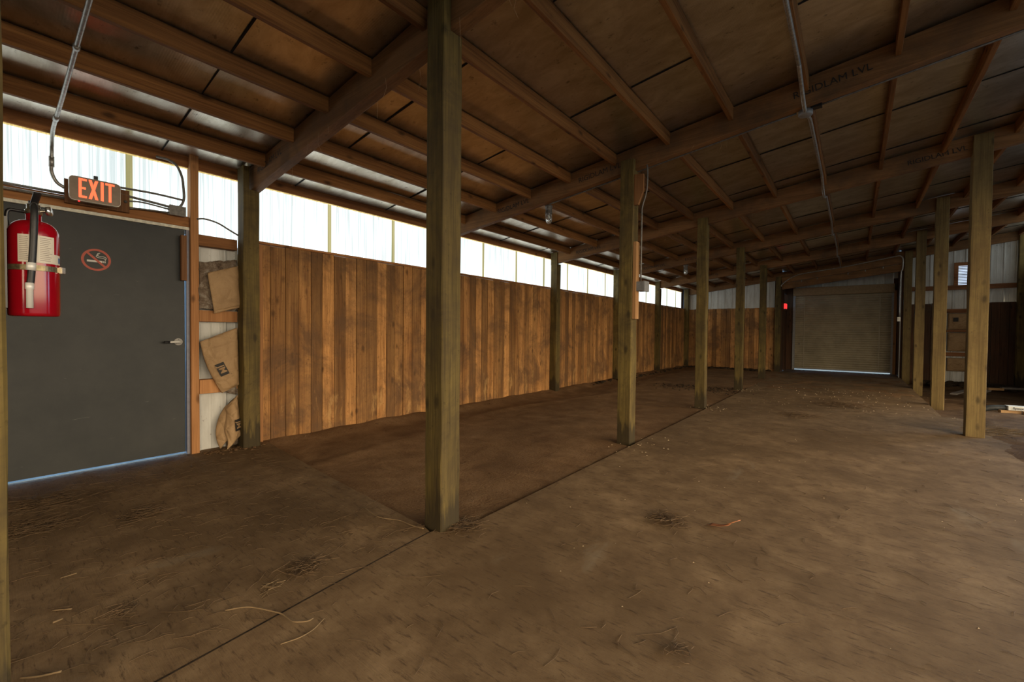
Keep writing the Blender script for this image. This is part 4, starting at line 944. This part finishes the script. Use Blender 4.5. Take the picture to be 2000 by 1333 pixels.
# conduit under the second rafter, and caged lamps
conduit('electrical_conduit', [(x, 4.645, rb(x) + 0.002) for x in (-3.10, -2.5, -1.908, -1.0, -0.45)], 0.0095, M_galvd, 'thin conduit under the second rafter, left of the ceiling box', 3)
conduit('electrical_conduit', [(x, 4.645, rb(x) + 0.002) for x in (-0.33, 0.2, 1.0, 1.8)], 0.0095, M_galvd, 'thin conduit under the second rafter, right of the ceiling box', 3)
def lamp(x, y, label):
    zt = rb(x) + 0.0
    t = thing('caged_lamp', (x, y, zt - 0.23), label, 'lamp', 'caged ceiling lamps')
    MB().lathe([(0.0, 0), (0.05, 0), (0.05, -0.025), (0.042, -0.03), (0.042, -0.085), (0.046, -0.09), (0.046, -0.105), (0, -0.105)], (x, y, zt), n=24).build('lamp_base', M_galvd, t)
    MB().lathe([(0.034, -0.10), (0.036, -0.15), (0.034, -0.19), (0.024, -0.212), (0.008, -0.222), (0, -0.223)], (x, y, zt), n=24).build('glass_jar', M_glass, t)
    MB().lathe([(0.012, -0.10), (0.012, -0.12), (0.024, -0.15), (0.022, -0.17), (0.0, -0.185)], (x, y, zt), n=16).build('bulb', M_white, t)
    for k in range(6):
        a = 2 * math.pi * k / 6; R_ = 0.044
        MB().tube(smooth_path([(x + R_ * math.cos(a), y + R_ * math.sin(a), zt - 0.1), (x + R_ * math.cos(a), y + R_ * math.sin(a), zt - 0.18), (x + 0.032 * math.cos(a), y + 0.032 * math.sin(a), zt - 0.215), (x, y, zt - 0.235)], 4), 0.0028, 6).build('cage_wire', M_galv, t)
    for zz in (-0.13, -0.175):
        MB().tube([(x + 0.0445 * math.cos(2 * math.pi * k / 20), y + 0.0445 * math.sin(2 * math.pi * k / 20), zt + zz) for k in range(21)], 0.0028, 6).build('cage_ring', M_galv, t)
lamp(-3.14, 4.68, 'caged glass lamp under the second rafter near the panels')
lamp(-3.18, 10.60, 'small caged glass lamp farther back, under the fourth rafter')
# long conduit down the aisle, hung under the purlin and dipping below each rafter
pts = []
cx = PX[7] - 0.03
zp = rb(cx) + 0.105
pts.append((cx, 2.2, zp))
for i, y in enumerate(RY[1:5]):
    lo = rb(cx) - 0.016
    pts += [(cx, y - 0.62, zp), (cx, y - 0.5, zp - 0.005), (cx, y - 0.06, lo), (cx, y + 0.16, lo), (cx, y + 0.5, zp - 0.02), (cx, y + 0.8, zp)]
pts += [(cx, 15.8, zp), (cx, 16.1, zp - 0.02), (cx, 16.40, rb(cx) + 0.06)]
conduit('electrical_conduit', pts, 0.0155, M_galv, 'long grey conduit running down the aisle ceiling to the shutter', 5)
t = thing('ceiling_box', (cx, 4.64, rb(cx) - 0.05), 'round conduit box where two ceiling conduits cross', 'box')
MB().lathe([(0, 0), (0.05, 0), (0.055, 0.008), (0.055, 0.045), (0, 0.045)], (cx, 4.64, rb(cx) - 0.05), n=24).build('box_body', M_box, t)
MB().box(cx + 0.04, cx + 0.12, 4.60, 4.66, rb(cx) - 0.01, rb(cx) + 0.10).build('mounting_block', M_blackp, t)

# ------------------------------------------------------------------ floor litter
def stick(name, pts, r, mat, label, cat):
    m = MB().tube(smooth_path(pts, 6), r, 7); return tag(m.build(name, mat), label, cat)
stick('twig', [onZ(712, 992, 0.012), onZ(728, 1004, 0.012), onZ(745, 1012, 0.01), onZ(780, 1017, 0.01), onZ(805, 1027, 0.012), onZ(827, 1033, 0.02)], 0.0035, M_straw, 'bent pale root lying left of the nearest post', 'twig')
stick('twig', [onZ(440, 1193, 0.008), onZ(475, 1187, 0.012), onZ(500, 1188, 0.010), onZ(545, 1198, 0.008), onZ(560, 1206, 0.008), onZ(574, 1215, 0.01), onZ(600, 1214, 0.01), onZ(612, 1208, 0.012)], 0.003, M_straw, 'long curved pale root crossing the floor joint', 'twig')
stick('twig', [onZ(548, 1259, 0.006), onZ(585, 1246, 0.008), onZ(612, 1230, 0.008), onZ(634, 1208, 0.01)], 0.0022, M_straw, 'slender stalk on the floor below the curved root', 'twig')
stick('twig', [onZ(103, 1193, 0.006), onZ(140, 1190, 0.006)], 0.0028, M_straw, 'short pale stick low in the left of the floor', 'twig')
stick('twig', [onZ(103, 1217, 0.006), onZ(123, 1209, 0.006)], 0.004, M_straw, 'short thick splinter just below the short pale stick', 'twig')
stick('twig', [onZ(118, 1130, 0.006), onZ(150, 1120, 0.006)], 0.0026, M_straw, 'straight straw stalk on the floor left of the joint', 'twig')
stick('twig', [onZ(40, 1325, 0.006), onZ(75, 1322, 0.007), onZ(120, 1312, 0.006)], 0.0035, M_straw, 'bent stalk in the bottom left corner of the floor', 'twig')
def tuft(u, v, rad, n, label, mat=M_darkstraw, flat=0.03):
    c = onZ(u, v, 0.0); m = MB(); rn = random.Random(int(u * 7 + v))
    for i in range(n):
        a = rn.uniform(0, 6.28); L = rn.uniform(0.3, 1.0) * rad; p = Vector((c.x + rn.gauss(0, rad * 0.3), c.y + rn.gauss(0, rad * 0.3), rn.uniform(0.003, flat)))
        dv = Vector((math.cos(a), math.sin(a), rn.uniform(-0.12, 0.12))) * L / 2; bend = Vector((-dv.y, dv.x, 0)) * rn.uniform(-0.4, 0.4)
        q0, q1 = p - dv, p + dv; q0.z = max(0.002, q0.z); q1.z = max(0.002, q1.z)
        m.tube([q0, p + bend, q1], 0.0013, 4, False)
    return tag(m.build('straw_tuft', mat), label, 'straw')
tuft(600, 1110, 0.13, 90, 'tangled straw tuft beside the floor joint')
tuft(1303, 1018, 0.17, 110, 'dark straw tuft on the open floor right of the nearest post')
tuft(275, 1008, 0.18, 90, 'flattened straw tuft on the floor before the grey door')
tuft(905, 1030, 0.16, 140, 'straw and bark swept against the foot of the nearest post', M_darkstraw, 0.02)
tuft(1325, 1280, 0.07, 26, 'small curled straw wisp at the bottom of the floor')
tuft(1975, 848, 0.55, 260, 'wood shavings strewn right of the pale right post', M_straw, 0.03)
tuft(240, 1200, 0.10, 40, 'faint straw tuft left of the curved root')
tuft(525, 1150, 0.09, 16, 'looped straw strands above the curved root', M_straw, 0.012)
tuft(1640, 792, 0.55, 160, 'dark straw patch on the aisle floor toward the shutter'); tuft(1560, 812, 0.4, 110, 'smaller dark straw patch nearer on the aisle floor', M_darkstraw, 0.02); tuft(85, 985, 0.26, 150, 'dark flattened straw before the grey door, beside the left post', M_darkstraw, 0.015); tuft(70, 1030, 0.22, 130, 'dark flattened straw nearest the left post', M_darkstraw, 0.015)
c = onZ(1400, 1031, 0.0)
m = MB(); m.solid_patch(lambda u, v: (c.x + (u - .5) * 0.11 + 0.02 * v, c.y + (v - .5) * 0.045, 0.006 + 0.025 * u * u + 0.012 * abs(v - .5)), (0, 0, 0.002), 8, 6); m.tube([(c.x + .05, c.y + .01, .028), (c.x + .09, c.y + .03, .05), (c.x + .12, c.y + .06, .06)], 0.003, 6)
tag(m.build('dry_leaf', M_leaf), 'rust-coloured curled dry leaf on the open floor', 'leaf')
# crumbs and scattered straw: uncountable
rn = random.Random(5); m = MB()
def crumb(x, y, z, s):
    m.add([(x + s * a, y + s * b, z + s * c_) for a, b, c_ in ((1, 0, 0.3), (-0.5, 0.8, 0.2), (-0.5, -0.8, 0.3), (0.1, 0, 1.0))], [(0, 1, 3), (1, 2, 3), (2, 0, 3)])
for i in range(240):
    x, y = rn.uniform(-1.8, 1.3), rn.uniform(1.6, 15)
    crumb(x, y, 0.0 if y < 10 else 0.004, rn.uniform(0.002, 0.007))
for i in range(160): crumb(rn.gauss(-0.2, 0.9), rn.uniform(8.5, 12), 0.006, rn.uniform(0.005, 0.014))
for py in PITCH_Y[1:4]:
    for i in range(30): crumb(-1.9 + rn.gauss(0.1, 0.15), py + rn.gauss(-0.05, 0.2), 0.003, rn.uniform(0.005, 0.012))
tag(m.build('crumbs', M_chip, origin=(0, 0, 0)), 'pale wood crumbs scattered over the aisle floor', 'crumbs', kind='stuff')
m = MB()
for i in range(2600):
    r_ = rn.random()
    if r_ < 0.45: x, y = rn.uniform(-5.0, -1.9), rn.uniform(-0.2, 1.75)
    elif r_ < 0.9: x, y = rn.uniform(-1.9, 2.2), rn.uniform(0.9, 9.5)
    else: x, y = rn.uniform(-4.9, 1.0), rn.uniform(8.5, 11.5)
    if r_ >= 0.9 and x < -1.9: z = -0.012
    else: z = 0.003
    a = rn.uniform(0, 6.28); L = rn.uniform(0.012, 0.05) * (1 if rn.random() < 0.93 else 2.2)
    m.tube([(x - math.cos(a) * L, y - math.sin(a) * L, z), (x + rn.gauss(0, L * .2), y + rn.gauss(0, L * .2), z + 0.004), (x + math.cos(a) * L, y + math.sin(a) * L, z)], 0.0012, 4, False)
tag(m.build('loose_straw', M_darkstraw, origin=(0, 0, 0)), 'loose bits of straw strewn across the floor', 'straw', kind='stuff')
# muck heaped along the foot of the far walls and below the batts
m = MB()
def lump(x, y, z, s, rn_):
    n_ = 7
    m.lathe([(s * 0.2, 0), (s, s * 0.1), (s * 0.85, s * 0.4), (s * 0.4, s * 0.65), (0.0, s * 0.7)], (x, y, z), (rn_.gauss(0, .2), rn_.gauss(0, .2), 1), n_)
for i in range(220):
    y = 8.8 + 7.7 * rn.random() ** 0.7; s_ = rn.uniform(0.02, 0.06); lump(-4.935 + s_ + abs(rn.gauss(0, 0.10)), y, 0.0, s_, rn)
for i in range(160): s_ = rn.uniform(0.03, 0.09); lump(rn.uniform(-4.7, -2.2), 16.54 - s_ - abs(rn.gauss(0, 0.12)), 0.0, s_, rn)
for i in range(260): lump(-2.7 + rn.gauss(0, 0.55), 10.1 + rn.gauss(0, 0.32), -0.008, rn.uniform(0.006, 0.024), rn)
for i in range(120): lump(rn.uniform(1.4, 3.1), 16.2 - abs(rn.gauss(0, 0.45)), -0.06, rn.uniform(0.05, 0.13), rn)
tag(m.build('muck', M_muck, origin=(0, 0, 0)), 'dark muck heaped along the foot of the far walls', 'muck', kind='stuff')
m = MB()
for i in range(150): lump(-4.93 + abs(rn.gauss(0, 0.07)), rn.uniform(1.38, 1.9), 0.0, rn.uniform(0.006, 0.022), rn)
for i in range(26): lump(-1.89 + rn.gauss(0.03, 0.03), 1.80 + rn.gauss(0, 0.06), -0.004, rn.uniform(0.004, 0.010), rn)
for i in range(260): lump(-4.93 + abs(rn.gauss(0, 0.06)), rn.uniform(1.95, 9), 0.0, rn.uniform(0.005, 0.016), rn)
tag(m.build('dirt_clods', M_dirtr, origin=(0, 0, 0)), 'dark dirt clods along the foot of the left wall', 'dirt', kind='stuff')
# cobwebs hanging from rafters and girts
m = MB()
for i in range(45):
    k = rn.randint(0, 3); y = RY[k] + rn.choice((-0.01, 0.1)); x = rn.uniform(-4.8, -1.0); L = rn.uniform(0.04, 0.16)
    m.tube([(x, y, rb(x) + 0.01), (x + rn.gauss(0, .01), y, rb(x) - L * .5), (x + rn.gauss(0, .02), y + rn.gauss(0, .01), rb(x) - L)], 0.0007, 4, False)
for i in range(40):
    y = rn.uniform(1.9, 13); L = rn.uniform(0.05, 0.2); m.tube([(-5.02, y, 2.76), (-5.0, y + rn.gauss(0, .01), 2.76 - L)], 0.0007, 4, False)
tag(m.build('cobwebs', M_web, origin=(0, 0, 0)), 'dusty cobweb threads hanging from the rafters', 'cobwebs', kind='stuff')

# ------------------------------------------------------------------ things lying on the right-hand dirt
def board(name, a, b, w, h, mat, label, cat='board'):
    m = MB().beam(a, b, (b[1] - a[1], a[0] - b[0], 0), w, h, 0.003, 4, 0.002); return tag(m.build(name, mat), label, cat)
board('lumber_offcut', (1.80, 10.06, 0.03), (2.02, 10.10, 0.03), 0.09, 0.055, M_lumber, 'pale lumber offcut under the left end of the white carton', 'lumber')
board('lumber_offcut', (2.05, 9.98, 0.03), (2.45, 10.06, 0.03), 0.12, 0.06, M_lumber, 'pale lumber offcut under the white carton at the frame edge', 'lumber')
t = thing('carton', (2.1, 10.15, 0.06), 'long white printed carton lying on lumber offcuts at right', 'carton')
m = MB().beam((1.88, 10.10, 0.095), (2.60, 10.16, 0.095), (0, 1, 0), 0.16, 0.065, 0.004, 2); m.build('box_body', M_carton, t)
m = text_mb('Symons', 0.045, (2.0, 10.016, 0.098), (1, 0.083, 0), (0, 0, 1), 0.002, 0.001); m.build('lettering', M_ink, t)
m = MB().tube(smooth_path([(1.62, 10.15, 0.03), (1.74, 10.14, 0.07), (1.90, 10.13, 0.085)]), 0.045, 10); tag(m.build('plastic_wrap', M_grime), 'dark crumpled plastic wrap at the left end of the carton', 'wrap')
board('weathered_board', (1.70, 13.3, -0.05), (2.1, 14.4, -0.03), 0.11, 0.03, M_grey_lumber, 'grey weathered board lying behind the pale right post, left piece')
board('weathered_board', (2.02, 13.4, -0.045), (2.40, 14.4, -0.025), 0.09, 0.03, M_grey_lumber, 'grey weathered board leaning over the left piece')
board('weathered_board', (2.4, 14.6, 0.0), (2.66, 14.7, 0.0), 0.12, 0.05, M_lumber, 'short pale board end on the dark dirt right of the right post')
board('weathered_board', (2.66, 14.8, 0.02), (3.2, 14.9, 0.02), 0.10, 0.04, M_grey_lumber, 'long thin grey board near the far right corner')
